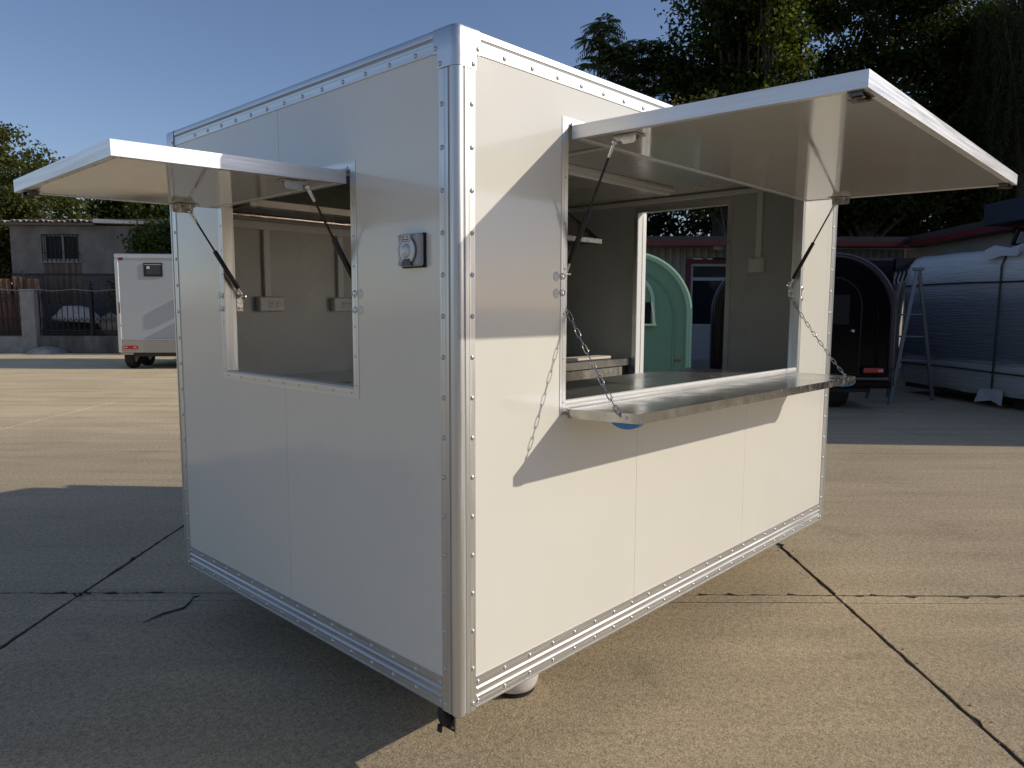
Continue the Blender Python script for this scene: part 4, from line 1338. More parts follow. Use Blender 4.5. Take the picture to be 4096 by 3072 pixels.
def round_trailer(name, label, l, d, R, zs, zb, length, body_m, rim_m, rz=0.0):
    t = bt_(name, label, 'food trailer', l, d, rz, None)
    A = arch(0, R - 0.03, zs, zb)
    MB().prism(A, lambda u, v, s: (u, s, v), 0.035, length).build('body', body_m, t, smooth=30)
    # raised outer rim round the front
    rim = MB()
    n = 28
    sec = [(0.0, 0.0), (0.012, -0.03), (0.035, -0.035), (0.05, -0.012), (0.07, -0.02), (0.085, 0.0), (0.085, 0.05), (0.0, 0.05)]
    rows = []
    path = [(-1, None, zb)] + [(-math.cos(PI * k / n), math.sin(PI * k / n), None) for k in range(n + 1)] + [(1, None, zb)]
    vs, fs = [], []
    for (cxx, sn, zz) in path:
        for q, yy in sec:
            if zz is not None:
                vs.append((cxx * (R - q), yy, zz))
            else:
                vs.append((cxx * (R - q), yy, zs + sn * (R - q) * 0.97))
    m = len(sec)
    for i in range(len(path) - 1):
        for k in range(m):
            fs.append((i * m + k, i * m + (k + 1) % m, (i + 1) * m + (k + 1) % m, (i + 1) * m + k))
    rim.add(vs, fs)
    rim.build('rim', rim_m, t, smooth=50)
    # inner moulding line
    r2 = R - 0.27
    MB().tube([(-r2, 0.03, zb + 0.05)] + [(-r2 * math.cos(PI * k / n), 0.03, zs - 0.05 + r2 * math.sin(PI * k / n)) for k in range(n + 1)] + [(r2, 0.03, zb + 0.05)], 0.016, 6).build('moulding', body_m, t, smooth=60)
    MB().box(-R + 0.02, R - 0.02, -0.02, 0.12, zb - 0.03, zb + 0.10, 0.03).build('bumper', body_m, t)
    MB().box(-R + 0.3, R - 0.3, 0.1, length - 0.1, 0.26, zb - 0.031).build('chassis', black_p, t)
    return t


mt_ = round_trailer('rounded_trailer', 'mint green round topped food trailer seen through the open doorway', 1.74, 11.0, 0.95, 1.43, 0.36, 2.5, mint_m, mint_rim)
q = 0.36
MB().tube([(-q, 0.02, 1.28)] + [(-q * math.cos(PI * k / 16), 0.02, 1.60 + 0.40 * math.sin(PI * k / 16)) for k in range(17)] + [(q + .02, 0.02, 1.28)], 0.03, 8).build('window_arch', mint_rim, mt_, smooth=60)
wv = MB().box(-0.32, 0.33, 0.015, 0.034, 1.28, 1.60).build('window', glass_d, mt_)
MB().box(-0.36, 0.40, -0.07, 0.03, 1.245, 1.278, 0.006).build('window_sill', mint_rim, wv)
MB().obox((0.33, -0.03, 1.60), (0.385, -0.05, 1.28), 0.012, 0.012).build('stay', chrome, wv)
MB().box(0.70, 0.80, 0.018, 0.034, 0.715, 0.745).build('number_plate', mat('amber_marker', (0.25, 0.10, 0.03), 0.4), mt_)
wheel(mt_, -0.55, 1.2, 0.29); wheel(mt_, 0.55, 1.2, 0.29)

bk = round_trailer('rounded_trailer', 'glossy black round topped trailer with red tail light behind the shelf end', 4.75, 10.9, 0.95, 1.42, 0.36, 2.5, blk_m, blk_rim)
dr_ = [(-0.42, 0.55)] + [(-0.42 * math.cos(PI * k / 14), 1.55 + 0.42 * math.sin(PI * k / 14)) for k in range(15)] + [(0.42, 0.55)]
MB().prism(dr_, lambda u, v, s: (u, s, v), 0.012, 0.034).build('door', blk_m, bk, smooth=30)
MB().tube([(u, 0.012, v) for u, v in dr_], 0.012, 6, closed=True).build('door_seal', rubber, bk, smooth=60)
MB().box(-0.24, 0.24, 0.004, 0.0125, 1.28, 1.72, 0.004).build('door_window', glass_h, bk)
MB().lathe([(0.035, 0), (0.035, 0.01), (0.02, 0.03), (0, 0.032)], (0.30, 0.012, 1.19), (0, -1, 0), 12).build('door_handle', chrome, bk, smooth=40)
tk_ = MB().box(0.47, 0.77, -0.055, -0.021, 0.562, 0.638, 0.012).build('tail_light', lens_red, bk)
MB().box(0.68, 0.755, -0.0565, -0.0553, 0.585, 0.615).build('light_segment', clear_lens, tk_)
MB().box(0.47, 0.77, -0.02, 0.03, 0.54, 0.66, 0.01).build('light_housing', blk_m, bk)
MB().box(-0.70, 0.85, -0.06, -0.0205, 0.455, 0.50, 0.012).build('bumper_bar', blk_rim, bk)
MB().box(-0.15, -0.03, -0.045, -0.02, 0.60, 0.72).build('number_plate', grey_pl, bk)
wheel(bk, 0.18, 0.42, 0.30, 0.36); wheel(bk, -0.55, 1.3, 0.29); wheel(bk, 0.55, 1.3, 0.29)

b2 = round_trailer('rounded_trailer', 'black round topped trailer at the right edge of the open doorway', 4.70, 13.8, 0.95, 1.46, 0.36, 2.2, blk_m, blk_rim, math.radians(-15))
wheel(b2, -0.55, 1.2, 0.29); wheel(b2, 0.55, 1.2, 0.29)

# dark flat-topped trailer with a striped awning
dk_ = bt_('awning_trailer', 'dark flat topped trailer with small striped awning behind the black round trailer', 'food trailer', 6.87, 14.4)
dk_.scale = (1.08, 1.08, 1.03)
MB().box(-0.62, 0.53, 0.0, 2.4, 0.4, 2.42, 0.05).build('body', mat('dark_plum_panel', (0.012, 0.010, 0.013), 0.14, spec=0.4, bump=0.25, bscale=2.0), dk_)
MB().prism([(0.531, 2.41), (0.88, 2.43), (0.87, 2.34), (0.80, 2.24), (0.70, 2.19), (0.531, 2.17)], lambda u, v, s: (u, s, v), 0.0, 1.8).build('awning_box', mat('dark_awning', (0.022, 0.02, 0.025), 0.4), dk_)
for k in range(7):
    x0 = 0.535 + 0.036 * k
    pts = []
    mb = MB()
    for j in range(7):
        z = 2.20 - 0.045 * j
        w = 0.018 * math.sin(j * 0.9 + 0.6)
        mb.add([(x0 + w, 0.05, z), (x0 + 0.0352 + w, 0.05, z), (x0 + .0352 + w, 0.06, z), (x0 + w, 0.06, z)], [])
    base = 0
    fs = []
    for j in range(6):
        a, b = j * 4, j * 4 + 4
        fs += [(a, a + 1, b + 1, b), (a + 2, a + 3, b + 3, b + 2), (a + 1, a + 2, b + 2, b + 1), (a + 3, a, b, b + 3)]
    fs += [(0, 1, 2, 3), (24, 25, 26, 27)]
    mb.f = fs
    mb.build('awning_stripe', mat('cream_stripe', (0.62, 0.52, 0.42), 0.8) if k % 2 == 0 else rubber, dk_)
MB().box(-0.4, 0.4, 0.2, 2.2, 0.25, 0.399).build('chassis', black_p, dk_)
wheel(dk_, -0.3, 1.2, 0.28); wheel(dk_, 0.35, 1.2, 0.28)

# ------------------------------------------------------------------ folding ladder
ld = bt_('step_ladder', 'grey metal folding ladder standing between black trailer and wrapped trailer', 'ladder', 6.45, 11.8)
lm = mat('dull_ladder_metal', (0.26, 0.27, 0.28), 0.45, metal=0.6, var=0.2)
F0 = [(-0.44, -0.22), (0.55, 0.33)]
Tp = (0.02, 0.02, 2.15)
MB().obox((-0.46, -0.25, 0.0), (-0.01, 0.0, 2.15), 0.055, 0.03, (0, 1, 0)).build('leg', lm, ld)
MB().obox((0.55, 0.32, 0.0), (0.045, 0.05, 2.15), 0.055, 0.03, (0, 1, 0)).build('leg', lm, ld)
MB().obox((0.02, 0.75, 0.0), (-0.14, 0.12, 1.95), 0.045, 0.03, (0, 1, 0)).build('leg', lm, ld)
MB().obox((-0.44, 0.55, 0.0), (-0.20, 0.10, 1.95), 0.045, 0.03, (0, 1, 0)).build('leg', lm, ld)
MB().box(-0.06, 0.09, -0.03, 0.06, 2.12, 2.17, 0.01).build('hinge', lm, ld)
for z in (0.66, 1.06, 1.42, 1.78):
    t = z / 2.15
    a = Vector((-0.02, 0.75, 0)).lerp(Vector((-0.14, 0.12, 1.95)), t * 1.02)
    b = Vector((0.55, 0.32, 0)).lerp(Vector((0.045, 0.05, 2.15)), t)
    a.x -= 0.25 * (1 - t) + 0.1
    MB().tube([(a.x, a.y, z), (b.x, b.y, z)], 0.014, 8).build('rung', lm, ld, smooth=40)

# ------------------------------------------------------------------ wrapped trailer on the right
wt = bt_('wrapped_trailer', 'large trailer wrapped in grey stretch film and tied with black straps at right edge', 'trailer', 7.05, 13.4, 0)
wt.scale = (1.07, 1.07, 1.07)
wt.location.z = -0.10


def film_mat():
    m = bpy.data.materials.new('stretch_film')
    m.use_nodes = True
    n, l = m.node_tree.nodes, m.node_tree.links
    b = n['Principled BSDF']
    tc = n.new('ShaderNodeTexCoord')
    sp = n.new('ShaderNodeSeparateXYZ')
    l.new(tc.outputs['Object'], sp.inputs[0])
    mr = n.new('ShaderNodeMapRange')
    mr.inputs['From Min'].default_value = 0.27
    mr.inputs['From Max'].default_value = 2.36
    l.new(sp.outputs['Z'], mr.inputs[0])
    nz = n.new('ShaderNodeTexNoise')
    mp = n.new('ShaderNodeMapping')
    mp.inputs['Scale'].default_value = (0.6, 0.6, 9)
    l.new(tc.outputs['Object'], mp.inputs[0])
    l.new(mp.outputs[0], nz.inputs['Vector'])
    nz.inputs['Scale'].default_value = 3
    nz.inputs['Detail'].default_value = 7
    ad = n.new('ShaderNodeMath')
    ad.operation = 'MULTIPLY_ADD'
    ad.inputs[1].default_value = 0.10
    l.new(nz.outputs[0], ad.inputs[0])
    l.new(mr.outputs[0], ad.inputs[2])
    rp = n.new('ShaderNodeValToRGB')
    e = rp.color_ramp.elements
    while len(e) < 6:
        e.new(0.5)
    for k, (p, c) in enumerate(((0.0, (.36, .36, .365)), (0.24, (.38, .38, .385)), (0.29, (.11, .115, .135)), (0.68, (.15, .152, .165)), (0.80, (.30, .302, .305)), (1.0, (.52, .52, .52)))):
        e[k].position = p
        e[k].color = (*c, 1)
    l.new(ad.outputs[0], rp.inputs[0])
    l.new(rp.outputs[0], b.inputs['Base Color'])
    b.inputs['Roughness'].default_value = 0.28
    b.inputs['Coat Weight'].default_value = 0.5
    b.inputs['Coat Roughness'].default_value = 0.2
    mp2 = n.new('ShaderNodeMapping')
    mp2.inputs['Scale'].default_value = (1.2, 1.2, 22)
    mp2.inputs['Rotation'].default_value = (0.04, 0.05, 0)
    l.new(tc.outputs['Object'], mp2.inputs[0])
    n2 = n.new('ShaderNodeTexNoise')
    n2.inputs['Scale'].default_value = 2.2
    n2.inputs['Detail'].default_value = 6
    n2.inputs['Distortion'].default_value = 0.6
    l.new(mp2.outputs[0], n2.inputs['Vector'])
    bp = n.new('ShaderNodeBump')
    bp.inputs['Strength'].default_value = 0.9
    bp.inputs['Distance'].default_value = 0.03
    l.new(n2.outputs[0], bp.inputs['Height'])
    l.new(bp.outputs[0], b.inputs['Normal'])
    return m


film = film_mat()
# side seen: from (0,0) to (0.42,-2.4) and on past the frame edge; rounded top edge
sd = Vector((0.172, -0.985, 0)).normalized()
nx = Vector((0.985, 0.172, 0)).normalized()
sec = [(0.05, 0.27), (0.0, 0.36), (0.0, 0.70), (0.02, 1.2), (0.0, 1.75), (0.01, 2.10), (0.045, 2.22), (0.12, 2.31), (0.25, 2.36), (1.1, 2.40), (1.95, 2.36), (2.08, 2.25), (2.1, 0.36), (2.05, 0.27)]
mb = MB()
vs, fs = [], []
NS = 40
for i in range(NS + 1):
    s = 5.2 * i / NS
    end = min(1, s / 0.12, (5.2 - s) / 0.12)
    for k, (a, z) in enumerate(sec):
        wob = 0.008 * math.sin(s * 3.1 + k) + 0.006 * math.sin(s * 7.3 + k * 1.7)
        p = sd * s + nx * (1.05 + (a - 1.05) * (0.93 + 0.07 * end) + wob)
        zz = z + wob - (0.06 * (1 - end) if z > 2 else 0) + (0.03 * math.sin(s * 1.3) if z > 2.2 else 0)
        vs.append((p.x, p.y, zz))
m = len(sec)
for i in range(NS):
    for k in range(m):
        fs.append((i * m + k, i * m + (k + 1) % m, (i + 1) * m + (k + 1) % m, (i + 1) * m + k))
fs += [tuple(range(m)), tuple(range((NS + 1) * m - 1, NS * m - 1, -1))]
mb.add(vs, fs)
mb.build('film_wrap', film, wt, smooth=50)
strap_m = mat('black_strap', (0.012, 0.013, 0.014), 0.55)
P = lambda s, a, z: tuple(sd * s + nx * a + Vector((0, 0, z)))
for z0, z1 in ((1.88, 1.93), (0.60, 0.62)):
    MB().tube([P(0.05 + 5.0 * t, -0.016, z0 + (z1 - z0) * t + 0.012 * math.sin(9 * t)) for t in [k / 16 for k in range(17)]], 0.013, 6).build('strap', strap_m, wt, smooth=60)
MB().tube([P(2.05, 1.0, 2.415), P(2.05, 0.25, 2.39), P(2.05, 0.05, 2.28), P(2.05, -0.02, 2.12), P(2.04, -0.02, 1.3), P(2.03, -0.025, 0.4), P(2.03, 0.0, 0.20), P(2.03, 0.3, 0.18)], 0.013, 6).build('strap', strap_m, wt, smooth=60)
foam = mat('white_foam_sheet', (0.42, 0.42, 0.435), 0.7, var=0.08)
for sgn in (-1, 1):
    L0, L1 = (2.05, 2.05 + sgn * 0.27)
    MB().add([P(L0, -0.03, 2.26), P(L1, -0.05, 2.22 + .02 * sgn), P(L1 + .02 * sgn, -0.04, 2.36), P(L1, 0.10, 2.43), P(L0, 0.10, 2.375),
              P(L0, -0.015, 2.27), P(L1, -0.035, 2.23 + .02 * sgn), P(L1 + .02 * sgn, -0.02, 2.35), P(L1, 0.10, 2.41), P(L0, 0.10, 2.36)],
             [(0, 1, 2, 3, 4), (9, 8, 7, 6, 5), (0, 1, 6, 5), (1, 2, 7, 6), (2, 3, 8, 7), (3, 4, 9, 8), (4, 0, 5, 9)]).build('foam_pad', foam, wt)
    MB().add([P(2.03, -0.03, 0.20), P(2.03 + sgn * 0.24, -0.08, 0.15), P(2.03 + sgn * 0.20, -0.03, 0.36), P(2.03, -0.03, 0.37),
              P(2.03, -0.018, 0.20), P(2.03 + sgn * 0.24, -0.065, 0.15), P(2.03 + sgn * 0.20, -0.015, 0.36), P(2.03, -0.015, 0.37)],
             [(0, 1, 2, 3), (7, 6, 5, 4), (0, 1, 5, 4), (1, 2, 6, 5), (2, 3, 7, 6), (3, 0, 4, 7)]).build('foam_pad', foam, wt)
cm = MB()
cm.prism([(0.1, 0.2), (1.9, 0.2), (1.9, 0.268), (0.1, 0.268)], lambda a, z, s: P(s, a, z), 0.1, 5.1)
cm.build('chassis', black_p, wt)
for a in (0.25, 1.85):
    for s in (2.4, 3.2):
        c = P(s, a, 0.355)
        MB().lathe([(0.15, -0.09), (0.25, -0.095), (0.262, 0), (0.25, 0.095), (0.15, 0.09), (0, 0.08)], c, nx, 22).build('wheel', tyre_m, wt, smooth=35)

# ------------------------------------------------------------------ workshop with red eaves
ws = bt_('workshop', 'long dark workshop with red eaves and glazed white door behind the trailers', 'building', 0, 18.8)


def corrugated(x0, x1, z0, z1, holes=(), step=0.19, dep=0.018):
    mb = MB()
    xs, ys = [], []
    x = x0
    while x < x1:
        for dx, dy in ((0, 0), (0.10, 0), (0.12, -dep), (0.17, -dep)):
            if x + dx < x1:
                xs.append(x + dx); ys.append(dy)
        x += step
    xs.append(x1); ys.append(0)
    n = len(xs)
    vs = [(a, b, z0) for a, b in zip(xs, ys)] + [(a, b, z1) for a, b in zip(xs, ys)]
    vs += [(x1, 0.12, z0), (x1, 0.12, z1), (x0, 0.12, z0), (x0, 0.12, z1)]
    fs = [(i, i + 1, n + i + 1, n + i) for i in range(n - 1)]
    fs += [(n - 1, 2 * n, 2 * n + 1, 2 * n - 1), (2 * n, 2 * n + 2, 2 * n + 3, 2 * n + 1), (0, 2 * n + 2, 2 * n + 3, n)]
    return mb.add(vs, fs)


for x0, x1, z0, z1 in ((-3.0, -0.4, 0, 3.0), (-0.39, 2.2, 0, 3.0), (2.21, 3.3, 0, 3.0), (3.31, 4.39, 0, 3.0), (4.40, 5.62, 2.78, 3.0), (5.63, 7.8, 0, 3.0), (7.81, 9.9, 0, 3.0)):
    corrugated(x0, x1, z0, z1).build('wall_sheet', cream, ws)
MB().box(-3.2, 10.3, -0.76, -0.70, 3.13, 3.24).build('fascia', darkfascia, ws)
MB().box(-3.2, 9.45, -0.80, -0.73, 3.01, 3.127).build('red_eave', redp, ws)
MB().box(-3.2, 10.3, -0.70, 0.0, 3.02, 3.06).build('soffit', soffit_m, ws)
MB().prism([(-0.70, 3.24), (2.5, 3.45), (5.5, 3.24), (5.5, 3.1), (-0.70, 3.1)], lambda y, z, x: (x, y, z), -3.2, 14.0).build('roof', roof_m, ws)
# door
df = MB().cells([4.40, 4.52, 5.50, 5.62], [0.2, 2.62, 2.74], lambda i, j: not (i == 1 and j == 0), -0.03, 0.08, lambda u, v, n: (u, n, v)).build('door_frame', redp, ws)
dw = MB().cells([4.52, 4.58, 5.44, 5.50], [0.2, 0.28, 1.03, 1.10, 2.20, 2.28, 2.56, 2.62], lambda i, j: not (i == 1 and j in (1, 3, 5)), 0.0, 0.05, lambda u, v, n: (u, n, v)).build('door', frame_w, ws)
MB().box(4.581, 5.439, 0.02, 0.03, 1.101, 2.199).build('pane', glass_d, dw)
MB().box(4.581, 5.439, 0.02, 0.03, 2.281, 2.559).build('pane', glass_d, dw)
MB().box(4.581, 5.439, 0.015, 0.035, 0.281, 1.029).build('door_panel', mat('pale_door_panel', (0.36, 0.37, 0.38), 0.5), dw)
MB().box(4.3, 5.7, -0.45, 0.0, 0.0, 0.2).build('door_step', plaster_lt, ws)
MB().box(4.5, 5.6, 0.1, 0.16, 0.2, 2.7).build('dark_room', dark_hole, ws)
# wing coming forward on the right
ww = [(9.92, 0.0), (9.62, -5.0)]
a, b = Vector((9.62, -0.8, 0)), Vector((9.22, -5.2, 0))
dv = (b - a).normalized()
nv = Vector((-dv.y, dv.x, 0))


def wing(p0, p1, off, th, z0, z1):
    o = nv * off
    q = [a + dv * p0 + o, a + dv * p1 + o, a + dv * p1 + o + nv * th, a + dv * p0 + o + nv * th]
    vs = [(v.x, v.y, z) for z in (z0, z1) for v in q]
    return MB().add(vs, [(0, 1, 2, 3), (7, 6, 5, 4), (0, 1, 5, 4), (1, 2, 6, 5), (2, 3, 7, 6), (3, 0, 4, 7)])


if nv.x < 0: nv = -nv
wing(-1.2, 6.2, 0.42, 0.12, 0.0, 3.0).build('wall_sheet', cream, ws)
wing(-0.3, 4.55, 0.03, 0.05, 3.13, 3.26).build('fascia', darkfascia, ws)
wing(-0.3, 4.55, 0.0, 0.06, 3.01, 3.127).build('red_eave', redp, ws)
wing(-0.3, 4.55, 0.08, 0.6, 3.02, 3.06).build('soffit', soffit_m, ws)
wing(-0.3, 4.55, 0.10, 3.5, 3.14, 3.27).build('roof', roof_m, ws)
wing(0.6, 4.4, 0.35, 0.069, 2.30, 2.38).build('window_head', redp, ws)

el = bt_('eave_lamp', 'small round white lamp under the red eave near the glazed door', 'lamp', 5.12, 18.35)
MB().lathe([(0.16, 0), (0.17, -0.03), (0.14, -0.07), (0.06, -0.10), (0, -0.105)], (0, 0, 3.018), (0, 0, 1), 18).build('shade', frame_w, el, smooth=40)

# navy canopy block and its floodlight
nb = bt_('navy_canopy', 'dark navy canopy block on dark post at the right edge above the wrapped trailer', 'canopy', 8.85, 13.9)
MB().box(0.0, 4.2, -1.6, 0.15, 3.06, 3.46, 0.01).build('fascia', navy, nb)
MB().box(0.5, 0.78, -0.45, -0.15, 0.0, 3.059).build('post', darkfascia, nb)
MB().box(0.42, 4.2, -1.5, 0.1, 2.98, 3.058).build('soffit', darkfascia, nb)
fl_ = bt_('floodlight', 'square black floodlight with pale glass hanging under the navy canopy', 'floodlight', 9.30, 13.4)
Mx = Matrix.Translation((0, 0, 2.80)) @ Matrix.Rotation(math.radians(28), 4, 'X')
MB().box(-0.26, 0.26, 0.0, 0.08, -0.17, 0.15, 0.02, Mx).build('housing', black_p, fl_)
MB().box(-0.21, 0.21, -0.012, -0.001, -0.12, 0.11, 0.004, Mx).build('glass', mat('pale_lamp_glass', (0.42, 0.44, 0.43), 0.2, var=0.1), fl_)
MB().obox((-0.2, 0.08, 2.95), (-0.2, 0.08, 3.0), 0.03, 0.02, (0, 1, 0)).obox((0.2, 0.08, 2.95), (0.2, 0.08, 3.0), 0.03, 0.02, (0, 1, 0)).obox((-0.26, 0.05, 2.88), (-0.2, 0.1, 3.0), 0.03, 0.02, (0, 1, 0)).build('bracket', black_p, fl_)

# tall store building off to the right: it throws the shade over the parked trailers
st = bt_('store_building', 'tall plain rendered store building standing right of the yard', 'building', 9.9, 7.8)
MB().box(0.0, 9.0, 0.0, 4.7, 0, 5.1).build('wall', plaster, st)
MB().box(-0.15, 9.2, -0.02, 4.9, 5.101, 5.22).build('roof', roof_m, st)
for k in range(3):
    f_ = MB().box(-0.03, -0.001, 0.7 + 1.4 * k, 1.5 + 1.4 * k, 3.0, 4.2).build('window', frame_w, st)
    MB().box(-0.036, -0.031, 0.76 + 1.4 * k, 1.44 + 1.4 * k, 3.06, 4.14).build('pane', glass_d, f_)

# =================================================================== trees


def leaf_mat(name, c1, c2, c3, trans=0.35):
    m = bpy.data.materials.new(name)
    m.use_nodes = True
    n, l = m.node_tree.nodes, m.node_tree.links
    n.clear()
    out = n.new('ShaderNodeOutputMaterial')
    g = n.new('ShaderNodeNewGeometry')
    rp = n.new('ShaderNodeValToRGB')
    e = rp.color_ramp.elements
    e.new(0.5)
    for k, (p, c) in enumerate(((0.0, c1), (0.6, c2), (1.0, c3))):
        e[k].position = p
        e[k].color = (*c, 1)
    l.new(g.outputs['Random Per Island'], rp.inputs[0])
    d = n.new('ShaderNodeBsdfPrincipled')
    d.inputs['Roughness'].default_value = 0.5
    d.inputs['Specular IOR Level'].default_value = 0.12
    t = n.new('ShaderNodeBsdfTranslucent')
    hs_ = n.new('ShaderNodeHueSaturation')
    hs_.inputs['Hue'].default_value = 0.48
    hs_.inputs['Saturation'].default_value = 1.15
    hs_.inputs['Value'].default_value = 1.8
    l.new(rp.outputs[0], d.inputs['Base Color'])
    l.new(rp.outputs[0], hs_.inputs['Color'])
    l.new(hs_.outputs[0], t.inputs['Color'])
    mx = n.new('ShaderNodeMixShader')
    mx.inputs[0].default_value = trans
    l.new(d.outputs[0], mx.inputs[1])
    l.new(t.outputs[0], mx.inputs[2])
    l.new(mx.outputs[0], out.inputs[0])
    return m


bark = mat('grey_bark', (0.10, 0.085, 0.07), 0.9, var=0.5, vscale=8, bump=0.6, bscale=18)
leaf_dark = leaf_mat('leaf_dark', (0.018, 0.030, 0.008), (0.030, 0.046, 0.011), (0.056, 0.074, 0.016))
leaf_mid = leaf_mat('leaf_mid', (0.030, 0.052, 0.014), (0.052, 0.080, 0.020), (0.10, 0.115, 0.030))
leaf_yel = leaf_mat('leaf_yellowish', (0.045, 0.060, 0.018), (0.085, 0.095, 0.028), (0.15, 0.14, 0.045))
leaf_bri = leaf_mat('leaf_bright', (0.04, 0.062, 0.012), (0.065, 0.088, 0.016), (0.11, 0.12, 0.024), 0.5)
leaf_yel2 = leaf_mat('leaf_olive', (0.045, 0.062, 0.016), (0.085, 0.102, 0.026), (0.17, 0.165, 0.045), 0.42)
leaf_wil = leaf_mat('leaf_willow', (0.026, 0.036, 0.014), (0.042, 0.054, 0.021), (0.07, 0.08, 0.034))


def leaf_mesh(name, P, D, N, L, Wd, m, parent):
    """kite-shaped folded leaves: P base points, D axis, N normal (n,3); L length, Wd half width"""
    n = len(P)
    S = np.cross(D, N)
    S /= np.linalg.norm(S, axis=1, keepdims=True) + 1e-9
    L = np.asarray(L).reshape(-1, 1)
    Wd = np.asarray(Wd).reshape(-1, 1)
    v = np.empty((n, 4, 3), np.float32)
    v[:, 0] = P
    mid = P + D * L * 0.45 + N * L * 0.06
    v[:, 1] = mid + S * Wd
    v[:, 2] = P + D * L - N * L * 0.10
    v[:, 3] = mid - S * Wd
    idx = np.arange(n)[:, None] * 4
    f = (idx + np.array([0, 1, 2, 0, 2, 3])).reshape(-1)
    me = bpy.data.meshes.new(name)
    me.vertices.add(n * 4)
    me.vertices.foreach_set('co', v.reshape(-1))
    me.loops.add(n * 6)
    me.loops.foreach_set('vertex_index', f.astype(np.int32))
    me.polygons.add(n * 2)
    me.polygons.foreach_set('loop_start', (np.arange(n * 2) * 3).astype(np.int32))
    me.polygons.foreach_set('loop_total', np.full(n * 2, 3, np.int32))
    me.update()
    me.materials.append(m)
    return link(name, me, parent)


def unit(a):
    return a / (np.linalg.norm(a, axis=-1, keepdims=True) + 1e-9)


def crown_points(lobes, ncl, r):
    """cluster centres inside ellipsoid lobes, denser towards the outside"""
    vol = np.array([l[3] * l[4] * l[5] for l in lobes]) ** 0.75
    pick = r.choice(len(lobes), ncl, p=vol / vol.sum())
    d = unit(r.normal(size=(ncl, 3)))
    rad = r.uniform(0.25, 1.0, ncl) ** 0.55
    L = np.array(lobes)[pick]
    return L[:, :3] + d * rad[:, None] * L[:, 3:]


def tree(name, label, l, d, lobes, ncl, per, csize, lsize, m, trunk=(0.22, 3.0), seed=1, cat='tree', group=None, clump=None, limb=26):
    """lobes in the yard frame relative to the foot: (across, away, up, rx, ry, rz)"""
    r = np.random.default_rng(seed)
    t = bt_(name, label, cat, l, d, 0, group)
    C = crown_points(lobes, ncl, r)
    # trunk and limbs
    tb = MB()
    cx = float(np.mean([q[0] for q in lobes])); cy = float(np.mean([q[1] for q in lobes]))
    top = max(q[2] + q[5] * 0.4 for q in lobes)
    tp = [Vector((0, 0, -0.1))]
    k_ = 7
    for k in range(1, k_ + 1):
        f = k / k_
        tp.append(Vector((cx * f * 0.6 + r.normal() * 0.10, cy * f * 0.6 + r.normal() * 0.10, top * f)))
    tb.tube(tp, [trunk[0] * (1 - 0.85 * k / k_) for k in range(k_ + 1)], 9)
    tb.build('trunk', bark, t, smooth=60)
    lm_ = MB()
    for c in C[r.choice(len(C), min(limb, len(C)), replace=False)]:
        f = min(0.9, max(trunk[1] / top, (c[2] - 0.9) / top * r.uniform(0.55, 0.9)))
        i = min(k_ - 1, int(f * k_))
        s = tp[i].lerp(tp[i + 1], f * k_ - i)
        e = Vector(c)
        mid = s.lerp(e, 0.5) + Vector((r.normal() * .15, r.normal() * .15, 0.25 + r.normal() * .15))
        q1 = s.lerp(mid, 0.5) + Vector((0, 0, 0.10))
        R = trunk[0] * (1 - 0.8 * f) * 0.45
        lm_.tube([s, q1, mid, mid.lerp(e, 0.55), e], [R, R * .8, R * .55, R * .35, 0.008], 5)
    lm_.build('limb', bark, t, smooth=60)
    n = ncl * per
    cs = csize * r.uniform(0.6, 1.35, (ncl, 1))
    off = r.normal(size=(ncl, per, 3)) * cs[:, :, None] * np.array([1, 1, 0.62])
    P = (C[:, None] + off).reshape(-1, 3)
    D = unit(unit(off.reshape(-1, 3)) * 0.8 + r.normal(size=(n, 3)) * 0.7 + np.array([0, 0, -0.2]))
    N = unit(r.normal(size=(n, 3)) * 0.8 + np.array([0, 0, 0.9]))
    Ls = lsize * r.uniform(0.6, 1.3, n)
    leaf_mesh('crown', P, D, N, Ls, Ls * 0.33, m, t)
    return t


